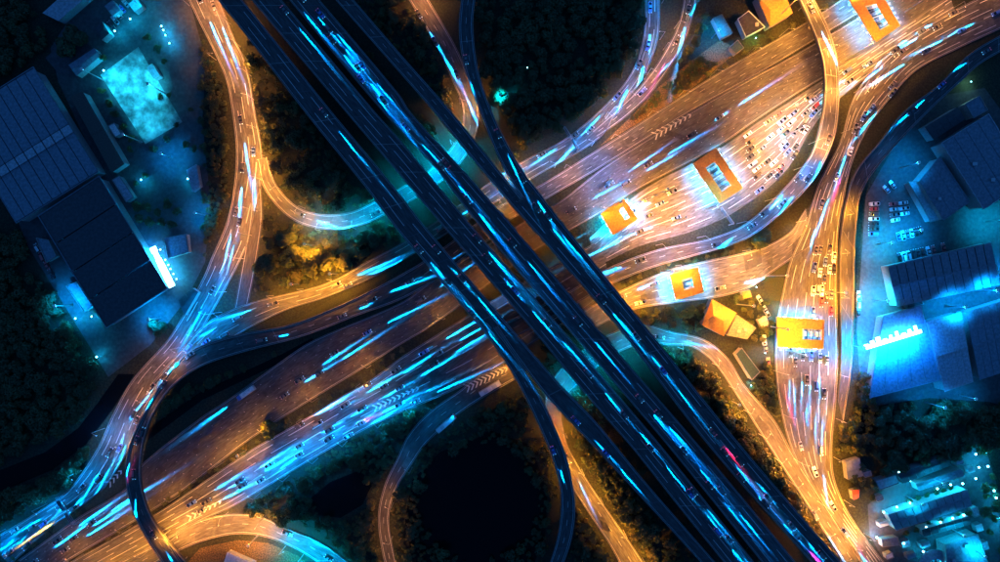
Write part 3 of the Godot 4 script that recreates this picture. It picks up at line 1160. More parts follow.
	road("middle", [[150, 385], [185, 345], [208, 322], [246, 304], [324, 284], [370, 260], [400, 244], [450, 212], [490, 182], [518, 164], [566, 138], [600, 110], [628, 78], [642, 44], [645, 0], [643, -15]],
		[[165, 392], [200, 360], [236, 336], [284, 311], [324, 298], [372, 278], [400, 262], [450, 232], [495, 203], [530, 180], [600, 138], [616, 113], [642, 80], [658, 40], [660, 0], [658, -15]],
		[0.1], {"label": "slip road running under the viaducts and up to the top edge", "say": "the long slip road", "lanes": 3, "dash": 22.0, "dash_long": 13.0, "dash_wide": 0.24, "parapet": 0.5})
	ribbon("north", [[692, -10, 13], [685, 24, 13], [674, 48, 13], [658, 74, 13], [640, 96, 13], [618, 116, 12], [595, 134, 9]], [0.1], {"label": "narrow road joining the slip road from the top", "say": "the narrow northern road", "lanes": 2})
	road("upper", [[490, 210], [538, 186], [600, 148], [660, 110], [720, 72], [800, 26], [860, -12]], [[500, 226], [545, 200], [600, 168], [640, 143], [700, 106], [760, 73], [900, -12]], [0.1], {"label": "dark upper carriageway above the toll plaza", "say": "the upper carriageway", "lanes": 3, "parapet": 0.5})
	road("main", [[18, 560], [80, 516], [124, 489], [142, 464], [200, 418], [230, 398], [280, 362], [312, 341], [400, 303], [430, 282], [466, 258], [540, 212], [562, 200], [600, 170], [640, 144], [700, 107], [760, 74], [800, 52], [860, 17], [905, -10]],
		[[40, 580], [66, 562], [120, 530], [166, 502], [200, 478], [244, 444], [284, 417], [370, 364], [400, 345], [430, 327], [470, 298], [530, 254], [560, 236], [600, 213], [640, 188], [716, 148], [760, 118], [800, 92], [870, 50], [960, -10]],
		[0.1], {"label": "broad main carriageway crossing the picture from lower left", "say": "the main carriageway", "lanes": 7, "dash": 7.0, "dash_long": 0.45, "dash_wide": 0.22, "parapet": 0.5})
	road("lower", [[60, 568], [120, 534], [166, 507], [200, 484], [252, 449], [296, 424], [340, 397], [370, 380], [400, 358], [428, 340], [470, 314], [520, 284], [560, 262], [600, 240]],
		[[105, 572], [148, 549], [200, 521], [230, 508], [268, 486], [328, 450], [368, 428], [400, 413], [450, 392], [490, 372], [530, 345], [570, 320], [612, 288]],
		[0.1], {"label": "lower carriageway beside the loop ramp and small pond", "say": "the lower carriageway", "lanes": 6, "dash": 24.0, "dash_long": 15.0, "dash_wide": 0.28, "parapet": 0.5})
	road("plaza", [[590, 238], [640, 192], [716, 151], [760, 121], [800, 95], [850, 62], [900, 28], [950, -5]], [[594, 268], [640, 246], [690, 232], [735, 212], [785, 172], [820, 118], [870, 76], [960, 25]], [0.1], {"label": "widened toll plaza paving in front of the orange canopies", "say": "the toll plaza", "lanes": 10, "mat": "plaza", "dash": 22.0, "dash_long": 13.0, "dash_wide": 0.3, "edge_lines": false})
	road("small_toll", [[570, 318], [620, 291], [668, 270], [700, 262], [760, 248], [790, 232], [806, 208]], [[580, 336], [630, 311], [676, 303], [720, 297], [750, 288], [770, 274], [812, 245]], [0.1], {"label": "side road through the square toll canopy", "say": "the side toll road", "lanes": 4, "mat": "plaza", "parapet": 0.4})
	road("east", [[1010, -17], [940, 18], [890, 52], [855, 95], [840, 142], [818, 185], [806, 225], [790, 262], [781, 300], [776, 330], [775, 360], [779, 400], [790, 445], [812, 490], [850, 545], [866, 572]],
		[[1010, 25], [960, 48], [915, 72], [885, 105], [866, 132], [850, 170], [843, 205], [838, 240], [837, 300], [838, 350], [836, 400], [832, 448], [835, 480], [851, 516], [892, 572]],
		[0.1], {"label": "eastern road curving from upper right down past the toll canopy", "say": "the eastern road", "lanes": 7, "dash": 20.0, "dash_long": 12.0, "dash_wide": 0.28, "parapet": 0.5})
	road("tear", [[862, 560], [820, 495], [790, 448], [776, 422], [744, 384], [728, 358], [704, 339], [670, 331], [640, 324], [605, 336], [580, 352], [556, 374], [545, 402], [551, 440], [561, 468], [588, 512], [610, 545], [624, 572]],
		[[846, 566], [800, 494], [770, 448], [728, 382], [712, 361], [692, 347], [668, 345], [645, 343], [620, 352], [600, 365], [575, 388], [562, 405], [566, 440], [578, 465], [602, 502], [630, 542], [650, 572]],
		[0.1], {"label": "peach lit loop road passing beneath the viaducts at lower right", "say": "the south-eastern loop road", "lanes": 2, "parapet": 0.5})
	road("inner", [[510, 364], [480, 374], [460, 390], [430, 411], [408, 435], [398, 456], [384, 486], [378, 516], [382, 552], [388, 575]], [[516, 379], [496, 390], [470, 406], [454, 418], [426, 444], [412, 464], [396, 490], [389, 518], [394, 552], [400, 575]], [0.1], {"label": "dark inner loop ramp curling down beside the large pond", "say": "the inner loop ramp", "lanes": 2, "parapet": 0.5, "mat": "asphalt_dark"})
	road("bottom", [[110, 566], [150, 547], [195, 522], [228, 514], [260, 516], [284, 527], [320, 542], [356, 568]], [[130, 578], [165, 558], [200, 542], [236, 534], [266, 537], [296, 549], [330, 570]], [0.1], {"label": "bottom ramp bending from the lower carriageway to the bottom edge", "say": "the bottom ramp", "lanes": 2, "parapet": 0.5})
	chevrons("road_007", 372, 409, 420, 387, 10, 3.4, 0.30)
	chevrons("road_007", 464, 389, 508, 368, 10, 4.6, 0.30)
	chevrons("road_006", 652, 137, 692, 114, 8, 4.4, 0.30)
	chevrons("road_006", 106, 486, 122, 470, 4, 4.0, 0.30)
	chevrons("road_007", 186, 519, 222, 501, 7, 3.2, 0.30)
	chevrons("road_010", 870, 87, 884, 77, 4, 3.0, 0.34)

	# ---- ramps and viaducts in the air
	road("curl", [[505, 203], [470, 228], [430, 257], [400, 275], [360, 296], [312, 317], [284, 326], [240, 334], [200, 346], [182, 358], [156, 392], [138, 426], [128, 452], [127, 486], [140, 526], [168, 572]],
		[[510, 226], [475, 250], [436, 280], [400, 300], [356, 316], [304, 336], [240, 353], [200, 367], [172, 387], [152, 416], [142, 448], [141, 486], [154, 522], [194, 572]],
		[0.2, 0.2, 0.6, 2.5, 5.5, 7.0, 7.0, 7.0], {"viaduct": true, "name": "ramp", "category": "ramp", "label": "curved ramp bridge hooking over the carriageways at lower left", "say": "the hooked ramp bridge", "lanes": 2, "span": 26.0})
	road("flyover", [[797, -6], [816, 38], [824, 70], [823, 112], [812, 152], [790, 182], [748, 222], [712, 238], [668, 247], [640, 255], [604, 270], [575, 288], [540, 306], [495, 327]],
		[[811, -6], [830, 34], [838, 68], [838, 112], [834, 138], [820, 170], [800, 196], [766, 226], [740, 242], [694, 256], [652, 268], [610, 285], [580, 302], [545, 322], [502, 344]],
		[8.0, 8.0, 8.0, 7.0, 4.0, 1.0, 0.3, 0.3], {"viaduct": true, "name": "ramp", "category": "ramp", "label": "sweeping flyover ramp arching over the toll plaza", "say": "the sweeping flyover", "lanes": 2, "span": 30.0})
	road("rim", [[1010, 30], [970, 54], [940, 84], [904, 112], [880, 142], [856, 172], [846, 205], [841, 240], [840, 300], [841, 350], [838, 400]], [[1010, 47], [980, 64], [960, 82], [928, 112], [890, 152], [862, 190], [856, 224], [854, 280], [853, 330], [851, 370], [843, 420]], [4.0, 4.0, 4.0, 4.0, 2.0, 0.3], {"viaduct": true, "name": "ramp", "category": "ramp", "label": "dark ramp running between the eastern road and the warehouses", "say": "the warehouse ramp", "lanes": 2, "span": 24.0})
	road("v1", [[215, -4], [248, 38], [304, 111], [366, 188], [394, 226], [440, 280], [484, 332]], [[239, -4], [260, 22], [331, 111], [400, 194], [423, 224], [506, 322]], [14.0], {"viaduct": true, "label": "leftmost of the parallel viaducts", "say": "the leftmost viaduct", "lanes": 3, "dash": 26.0, "dash_long": 17.0, "dash_wide": 0.26})
	road("v2", [[248, -4], [345, 111], [402, 178], [441, 224], [538, 336], [572, 378], [600, 411], [634, 450], [680, 508], [732, 572]], [[278, -4], [374, 111], [400, 140], [470, 224], [568, 336], [600, 374], [662, 447], [762, 572]], [14.0], {"viaduct": true, "label": "second of the parallel viaducts from the left edge", "say": "the second viaduct", "lanes": 4, "dash": 26.0, "dash_long": 17.0, "dash_wide": 0.26})
	road("v3", [[286, -4], [382, 111], [430, 162], [478, 224], [574, 336], [600, 366], [669, 447], [770, 572]], [[316, -4], [400, 96], [410, 112], [468, 176], [511, 224], [604, 336], [700, 447], [804, 572]], [14.0], {"viaduct": true, "label": "third of the parallel viaducts, the busiest at the top", "say": "the third viaduct", "lanes": 4, "dash": 26.0, "dash_long": 17.0, "dash_wide": 0.26})
	road("v4", [[332, -4], [400, 73], [434, 112], [480, 168], [512, 206]], [[350, -4], [400, 54], [451, 112], [500, 172], [522, 198]], [14.0], {"viaduct": true, "label": "dark narrow viaduct merging near the centre from the top left", "say": "the narrow merging viaduct", "lanes": 2})
	road("v5", [[462, -8], [459, 30], [464, 66], [480, 111], [496, 152], [514, 186], [522, 198]], [[476, -8], [473, 26], [479, 74], [492, 112], [506, 142], [526, 176], [537, 190]], [14.0], {"viaduct": true, "name": "ramp", "category": "ramp", "label": "slender curved ramp bridge dropping from the top edge to the viaducts", "say": "the slender curved ramp", "lanes": 2, "span": 30.0})
	road("v45", [[512, 206], [530, 226], [600, 306], [625, 336], [710, 447], [820, 572]], [[537, 190], [563, 224], [600, 270], [653, 336], [742, 447], [850, 572]], [14.0], {"viaduct": true, "label": "rightmost viaduct running to the bottom edge", "say": "the rightmost viaduct", "lanes": 4, "dash": 26.0, "dash_long": 17.0, "dash_wide": 0.26})
	road("south", [[484, 332], [514, 376], [548, 447], [560, 488], [561, 512], [557, 540], [547, 572]], [[495, 327], [520, 362], [544, 404], [563, 447], [572, 480], [575, 510], [571, 540], [560, 572]], [14.0, 13.0, 10.0, 8.0], {"viaduct": true, "name": "ramp", "category": "ramp", "label": "curved ramp peeling off the leftmost viaduct to the bottom edge", "say": "the peeling ramp", "lanes": 2, "span": 28.0})
	road("tail", [[496, 327], [516, 356], [550, 400], [600, 453], [668, 526], [710, 572]], [[506, 322], [558, 382], [598, 424], [642, 478], [724, 572]], [13.99, 13.0, 12.0, 11.0], {"viaduct": true, "name": "ramp", "category": "ramp", "label": "thin straight ramp continuing from the leftmost viaduct", "say": "the thin straight ramp", "lanes": 1})
	print("roads ", Time.get_ticks_msec())

	build_buildings()
	place_lamps()
	plan_traffic()
	build_traffic()
	print("traffic ", Time.get_ticks_msec())
	plant()
	print("trees ", Time.get_ticks_msec())
	for k in proto:
		proto[k].free()

func build_buildings() -> void:
	# left
	building("factory_hall", [[33, 67], [98, 172], [16, 223], [-49, 118]], 9.0, "flat", 0.0, 1, M.roof_dark, "huge blue factory hall roof with dark seams and a pale ridge band", {"edge": M.roof_blue})
	var hall := get_node("factory_hall")
	var q := [[33, 67], [98, 172], [16, 223], [-49, 118]]
	# sheets laid from one gable to the other, on both sides of the raised ridge band
	for k in 9:
		for s in 2:
			var a := 0.0 if s == 0 else 0.62
			var b := 0.54 if s == 0 else 1.0
			var v0 := k / 9.0 + 0.004
			var v1 := (k + 1) / 9.0 - 0.004
			var dy := rng.randf_range(-0.02, 0.02)
			part(slab4(at2(q, a + 0.01, v0, 9.4 + dy), at2(q, b, v0, 10.6 + dy if s == 0 else 9.4 + dy), at2(q, b, v1, 10.6 + dy if s == 0 else 9.4 + dy), at2(q, a + 0.01, v1, 9.4 + dy), 0.1) if s == 0 else slab4(at2(q, a, v0, 10.6 + dy), at2(q, b - 0.01, v0, 9.4 + dy), at2(q, b - 0.01, v1, 9.4 + dy), at2(q, a, v1, 10.6 + dy), 0.1), "roof_panel", M.roof_blue, hall)
		part(slab4(at2(q, 0.545, k / 9.0 + 0.006, 11.4), at2(q, 0.615, k / 9.0 + 0.006, 11.4), at2(q, 0.615, (k + 1) / 9.0 - 0.006, 11.4), at2(q, 0.545, (k + 1) / 9.0 - 0.006, 11.4), 0.4), "ridge_vent", M.roof_light, hall)
	building("warehouse", [[99, 176], [167, 288], [106, 328], [38, 216]], 8.0, "flat", 0.0, 4, M.roof_dark, "big dark flat warehouse roof below the blue factory hall", {"units": 0, "edge": M.roof_blue})
	building("long_shed", [[70, 97], [82, 91], [124, 164], [111, 173]], 6.0, "gable", 1.6, 1, M.roof_brown, "long narrow dark shed between factory hall and sports court")
	building("shed", [[112, 180], [119, 176], [133, 197], [126, 202]], 4.0, "flat", 0.0, 2, M.roof_light, "small pale flat shed at the end of the long dark shed")
	building("shed", [[42, 13], [58, 21], [92, -8], [74, -16]], 5.0, "gable", 1.2, 4, M.roof_light, "pale shed roof cut by the top edge at upper left")
	building("shed", [[68, 65], [94, 48], [100, 56], [76, 76]], 4.5, "gable", 1.0, 3, M.roof_blue, "low blue shed above the sports court corner")
	building("house", [[94, 28], [102, 22], [109, 33], [101, 40]], 5.0, "hip", 1.6, 1, M.roof_dark, "small dark hipped house near the top yard")
	building("shed", [[108, 126], [114, 123], [121, 134], [115, 137]], 3.5, "flat", 0.0, 1, M.white, "little white shed left of the sports court")
	building("shed", [[146, 67], [152, 64], [160, 76], [154, 79]], 3.5, "flat", 0.0, 1, M.roof_blue, "little blue shed standing on the sports court edge")
	building("awning", [[164, 238], [186, 234], [188, 252], [168, 258]], 4.0, "flat", 0.0, 3, M.roof_light, "pale blue awning right of the floodlit white awning")
	building("shed", [[178, 300], [192, 288], [198, 292], [184, 316]], 3.5, "gable", 0.8, 2, M.roof_dark, "small dark shed on the grass triangle beside the western road")
	building("shed", [[36, 238], [48, 240], [56, 256], [46, 262]], 3.5, "flat", 0.0, 2, M.roof_blue, "lean-to along the left wall of the dark warehouse")
	building("shed", [[66, 286], [76, 282], [92, 306], [84, 312]], 3.5, "flat", 0.0, 2, M.roof_blue, "narrow lean-to near the lower corner of the dark warehouse")
	building("shed", [[186, 170], [196, 164], [200, 186], [192, 192]], 3.5, "gable", 0.7, 2, M.roof_light, "pale shed between the dark lot and the western road")
	# right
	building("warehouse", [[942, 143], [989, 114], [1030, 180], [984, 209]], 10.0, "flat", 0.0, 4, M.roof_blue, "large dark blue warehouse roof at the right edge", {"units": 3, "edge": M.roof_light})
	building("warehouse", [[920, 181], [940, 157], [970, 202], [944, 220]], 8.0, "flat", 0.0, 3, M.roof_blue, "mid sized blue warehouse beside the car park", {"units": 1, "edge": M.roof_blue})
	building("lean_to", [[909, 182], [919, 181], [943, 219], [931, 222]], 4.5, "flat", 0.0, 6, M.roof_light, "pale lean-to roof along the mid sized blue warehouse")
	building("long_shed", [[925, 127], [958, 107], [966, 119], [934, 140]], 6.0, "gable", 1.4, 5, M.roof_dark, "dark long shed at the top of the warehouse yard")
	building("shed", [[966, 104], [980, 96], [988, 110], [974, 118]], 6.0, "flat", 0.0, 2, M.roof_blue, "square blue shed next to the dark long shed")
	building("warehouse", [[888, 266], [992, 242], [1001, 285], [897, 307]], 8.0, "gable", 2.6, 12, M.roof_blue, "long gabled warehouse below the car park rows")
	building("warehouse", [[884, 316], [921, 306], [941, 380], [870, 398]], 7.0, "flat", 0.0, 5, M.roof_blue, "blue warehouse roof under the glowing white sign", {"edge": M.roof_blue})
	building("warehouse", [[927, 322], [962, 312], [974, 382], [945, 392]], 8.0, "gable", 2.0, 5, M.roof_light, "pale gabled hall right of the glowing sign")
	building("warehouse", [[966, 312], [1012, 298], [1024, 366], [980, 380]], 8.0, "gable", 2.0, 6, M.roof_blue, "blue gabled hall cut by the right edge")
	building("shed", [[906, 300], [920, 298], [924, 304], [908, 308]], 3.5, "flat", 0.0, 1, M.roof_dark, "small dark shed between the two warehouses")
	# lower right courts
	building("terrace", [[876, 481], [896, 475], [900, 483], [880, 490]], 5.0, "flat", 0.0, 3, M.roof_light, "small pale terrace roof at the upper left of the lamp lit courts")
	building("terrace", [[898, 474], [945, 458], [950, 466], [903, 484]], 6.0, "gable", 1.2, 6, M.roof_dark, "dark uppermost terrace roof of the lamp lit courts")
	building("terrace", [[916, 484], [962, 469], [965, 476], [919, 491]], 6.0, "gable", 1.2, 6, M.roof_blue, "blue terrace roof above the lamp lined court path")
	building("terrace", [[888, 515], [968, 489], [973, 506], [896, 531]], 7.0, "gable", 1.8, 10, M.roof_blue, "longest terrace roof between the two lamp lit court paths")
	building("terrace", [[922, 530], [970, 516], [972, 524], [924, 537]], 6.0, "gable", 1.2, 6, M.roof_dark, "dark terrace roof below the longest terrace")
	building("hall", [[946, 545], [978, 534], [990, 568], [948, 570]], 8.0, "flat", 0.0, 5, M.roof_blue, "blue hall roof with fins at the bottom right", {"units": 3})
	building("shed", [[846, 462], [860, 458], [864, 476], [848, 480]], 4.0, "gable", 0.8, 2, M.roof_blue, "blue tin shed beside the eastern road")
	building("kiosk", [[852, 491], [860, 489], [859, 498], [854, 500]], 3.5, "gable", 0.8, 1, M.roof_red, "tiny red roofed kiosk below the blue tin shed")
	building("shed", [[882, 540], [898, 537], [899, 545], [883, 547]], 4.0, "flat", 0.0, 2, M.roof_blue, "low blue flat roof at the foot of the courts")
	var small := [[906, 510, 8, 5, "pale"], [880, 498, 7, 5, "blue"], [884, 524, 9, 5, "white"], [906, 544, 8, 6, "pale"], [912, 556, 9, 5, "blue"], [976, 512, 6, 9, "pale"], [980, 528, 7, 7, "white"], [960, 462, 8, 5, "pale"], [972, 470, 6, 5, "blue"], [890, 556, 7, 5, "white"], [926, 545, 9, 5, "pale"], [868, 474, 7, 5, "blue"], [986, 546, 6, 8, "pale"]]
	for k in small.size():
		var s: Array = small[k]
		var t := 0.3
		var ux: Vector2 = Vector2(cos(t), -sin(t)) * s[2] / 2.0
		var uy: Vector2 = Vector2(sin(t), cos(t)) * s[3] / 2.0
		var c := Vector2(s[0], s[1])
		var p := [c - ux - uy, c + ux - uy, c + ux + uy, c - ux + uy]
		var q4: Array = []
		for e in p:
			q4.append([e.x, e.y])
		building("outbuilding", q4, 3.2 + 0.2 * (k % 4), "gable" if k % 2 == 0 else "flat", 0.7, 2, {"pale": M.roof_light, "blue": M.roof_blue, "white": M.white}[s[4]], "small %s roofed outbuilding, %s of those scattered round the lower right courts" % [s[4], ordinal(k)])
	building("shed", [[758, 320], [766, 316], [770, 324], [762, 328]], 3.2, "gable", 0.7, 2, M.roof_light, "little pale shed between orange house and wide eastern canopy")
	building("shed", [[742, 292], [750, 290], [752, 297], [744, 299]], 3.2, "gable", 0.7, 2, M.roof_orange, "little orange shed above the orange hipped house")
	building("shed", [[86, 120], [91, 117], [101, 134], [96, 137]], 3.0, "flat", 0.0, 3, M.roof_light, "narrow pale walkway roof beside the long dark shed")
	building("shed", [[104, 148], [108, 146], [114, 156], [110, 158]], 3.0, "flat", 0.0, 2, M.roof_blue, "tiny blue shed near the end of the long dark shed")
	building("shed", [[128, 4], [136, -2], [142, 6], [134, 12]], 4.0, "gable", 0.8, 2, M.roof_light, "pale shed in the top yard by the green lamp")
	building("shed", [[104, 6], [112, 0], [120, 10], [112, 16]], 4.0, "gable", 0.8, 3, M.roof_blue, "blue shed in the top yard")
	# round canopy
	var rc := thing("round_canopy", "curved pale canopy at the bottom of the lamp lit courts", "canopy", P(930, 562))
	for k in 7:
		var a0 := PI + 0.1 + k * 0.42
		var v := PackedVector3Array()
		block(v, [Vector3(cos(a0) * 8, 4.0, sin(a0) * 8), Vector3(cos(a0 + 0.4) * 8, 4.0, sin(a0 + 0.4) * 8), Vector3(cos(a0 + 0.4) * 3.5, 4.0, sin(a0 + 0.4) * 3.5), Vector3(cos(a0) * 3.5, 4.0, sin(a0) * 3.5)],
			[Vector3(cos(a0) * 8, 4.25, sin(a0) * 8), Vector3(cos(a0 + 0.4) * 8, 4.25, sin(a0 + 0.4) * 8), Vector3(cos(a0 + 0.4) * 3.5, 4.9, sin(a0 + 0.4) * 3.5), Vector3(cos(a0) * 3.5, 4.9, sin(a0) * 3.5)])
		part(commit(v), "roof_panel", M.roof_light, rc)
		v = PackedVector3Array()
		tube(v, Vector3(cos(a0 + 0.2) * 6, 0, sin(a0 + 0.2) * 6), Vector3(cos(a0 + 0.2) * 6, 4.1, sin(a0 + 0.2) * 6), 0.12, 0.12, 6)
		part(commit(v), "column", M.steel, rc)
	# middle
	building("house", [[712, 299], [737, 313], [724, 336], [702, 325]], 6.0, "hip", 2.4, 1, M.roof_orange, "orange hipped house between the toll canopies")
	building("annex", [[737, 315], [756, 328], [747, 339], [727, 335]], 4.0, "flat", 0.0, 3, M.concrete, "beige flat annex beside the orange hipped house", {"units": 2})
	building("office", [[736, 354], [742, 348], [760, 372], [752, 380]], 5.0, "flat", 0.0, 4, M.roof_green, "green roofed office by the bend of the loop road", {"edge": M.roof_light})
	building("house", [[757, -4], [786, -4], [793, 13], [770, 27]], 7.0, "hip", 2.0, 1, M.roof_orange, "large orange roof at the top edge beside the upper carriageway")
	building("house", [[738, 19], [749, 11], [765, 27], [746, 37]], 5.0, "flat", 0.0, 3, M.roof_dark, "dark flat house with pale parapets left of the orange roof", {"edge": M.white, "units": 1})
	building("shed", [[713, 18], [722, 14], [733, 33], [723, 38]], 4.5, "gable", 1.0, 4, M.roof_green, "green shed roof on the small blue lit lot")
	building("shed", [[730, 47], [738, 40], [744, 48], [736, 54]], 4.0, "flat", 0.0, 2, M.roof_green, "square green shed by the upper carriageway")
	building("hut", [[221, 570], [227, 552], [254, 564], [250, 576]], 4.0, "gable", 0.9, 4, M.white, "white tin roof on bare earth inside the bottom ramp")
	# toll canopies
	toll_canopy([[693, 164], [716, 148], [743, 188], [720, 203]], 0.3, 0.7, 0.22, 0.82, 3, "large orange toll canopy with an open barred middle over the plaza", 8, 900.0)
	toll_canopy([[601, 214], [624, 199], [638, 219], [613, 235]], 0.62, 0.82, 0.25, 0.75, 1, "small orange toll canopy next to the rightmost viaduct", 5, 900.0)
	toll_canopy([[670, 275], [698, 267], [704, 292], [676, 300]], 0.35, 0.72, 0.32, 0.72, 2, "square orange toll canopy with an open middle on the side road", 5, 900.0)
	toll_canopy([[778, 347], [777, 317], [824, 320], [823, 349]], 0.3, 0.66, 0.55, 0.97, 2, "wide orange toll canopy across the eastern road", 8, 900.0)
	toll_canopy([[846, -6], [880, -8], [900, 26], [876, 42]], 0.35, 0.7, 0.3, 0.85, 3, "orange toll canopy with skylight bars at the top edge", 7, 900.0)
	# a floodlit awning given a glow of its own, and a lit sign
	var sg := thing("glowing_awning", "floodlit white awning beside the dark warehouse, its brightness made as glowing panels", "sign", P(162, 268))
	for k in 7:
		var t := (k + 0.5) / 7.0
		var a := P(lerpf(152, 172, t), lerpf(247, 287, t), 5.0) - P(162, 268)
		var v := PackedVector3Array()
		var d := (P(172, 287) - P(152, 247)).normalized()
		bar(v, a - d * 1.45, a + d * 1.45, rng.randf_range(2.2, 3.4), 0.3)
		part(commit(v), "glow_panel", M.white_glow, sg)  # awning cloth emits, in place of the floodlight falling on it
		v = PackedVector3Array()
		tube(v, Vector3(a.x, 0, a.z), a - Vector3(0, 0.16, 0), 0.12, 0.12, 6)
		part(commit(v), "post", M.steel, sg)
	var al := AreaLight3D.new()  # added light for the blue spill round the awning
	al.name = "awning_spill_light"
	al.area_size = Vector2(3.0, 20.0)
	al.light_color = lin(0.0, 0.27, 1.0)
	al.light_energy = 6000.0
	al.position = Vector3(0, 6.2, 0)
	al.shadow_enabled = true
	al.basis = Basis(Vector3(0.894, 0, -0.447), Vector3(0.447, 0, 0.894), Vector3(0, 1, 0))
	sg.add_child(al)
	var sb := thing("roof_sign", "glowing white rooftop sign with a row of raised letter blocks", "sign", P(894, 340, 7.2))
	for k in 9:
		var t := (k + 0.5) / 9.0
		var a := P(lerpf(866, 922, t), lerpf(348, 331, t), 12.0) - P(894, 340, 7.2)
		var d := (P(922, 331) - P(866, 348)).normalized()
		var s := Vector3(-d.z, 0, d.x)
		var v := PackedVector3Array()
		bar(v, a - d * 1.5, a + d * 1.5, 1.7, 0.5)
		part(commit(v), "sign_panel", M.white_glow, sb)
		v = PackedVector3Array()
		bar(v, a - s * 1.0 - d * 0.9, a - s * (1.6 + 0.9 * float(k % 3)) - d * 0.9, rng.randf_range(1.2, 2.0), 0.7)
		part(commit(v), "sign_letter", M.white_glow, sb)
		v = PackedVector3Array()
		tube(v, a - Vector3(0, 4.8, 0), a - Vector3(0, 0.26, 0), 0.1, 0.08, 6)
		part(commit(v), "post", M.steel, sb)
	var bl := AreaLight3D.new()
	bl.name = "roof_sign_light"
	bl.area_size = Vector2(26.0, 3.0)
	bl.light_color = lin(0.0, 0.2, 1.0)
	bl.light_energy = 20000.0
	bl.position = P(895, 346, 13.0) - P(894, 340, 7.2)
	bl.shadow_enabled = true
	bl.basis = Basis(Vector3(0.957, 0, -0.29), Vector3(0.29, 0, 0.957), Vector3(0, 1, 0))
	sb.add_child(bl)
	# sign gantries
	gantry(65, 493, 82, 519, "overhead sign gantry across the merging lanes at lower left")
	gantry(170, 530, 187, 557, "overhead sign gantry beside the bottom ramp")
	gantry(563, 130, 577, 151, "overhead sign gantry over the long slip road")
	gantry(717, 209, 729, 225, "sign gantry below the large toll canopy")

func gantry(ax: float, ay: float, bx: float, by: float, label: String) -> void:
	var a := P(ax, ay)
	var b := P(bx, by)
	var o := thing("sign_gantry", label, "sign gantry", a)
	var d := b - a
	for e in [Vector3.ZERO, d]:
		var v := PackedVector3Array()
		tube(v, e, e + Vector3(0, 7.4, 0), 0.2, 0.18, 8)
		part(commit(v), "post", M.steel, o)
	var v := PackedVector3Array()
	for y in [6.2, 7.2]:
		for s in [-0.4, 0.4]:
			var n: Vector3 = Vector3(-d.z, 0, d.x).normalized() * s
			bar(v, n + Vector3(0, y, 0), d + n + Vector3(0, y, 0), 0.14, 0.14)
	part(commit(v), "truss", M.steel, o)
	for k in 2:
		var t := 0.12 + 0.45 * k
		v = PackedVector3Array()
		var n := Vector3(-d.z, 0, d.x).normalized() * 0.6
		bar(v, d * t + n + Vector3(0, 6.8, 0), d * (t + 0.34) + n + Vector3(0, 6.8, 0), 0.15, 2.4)
		part(commit(v), "sign_board", M.roof_blue, o)

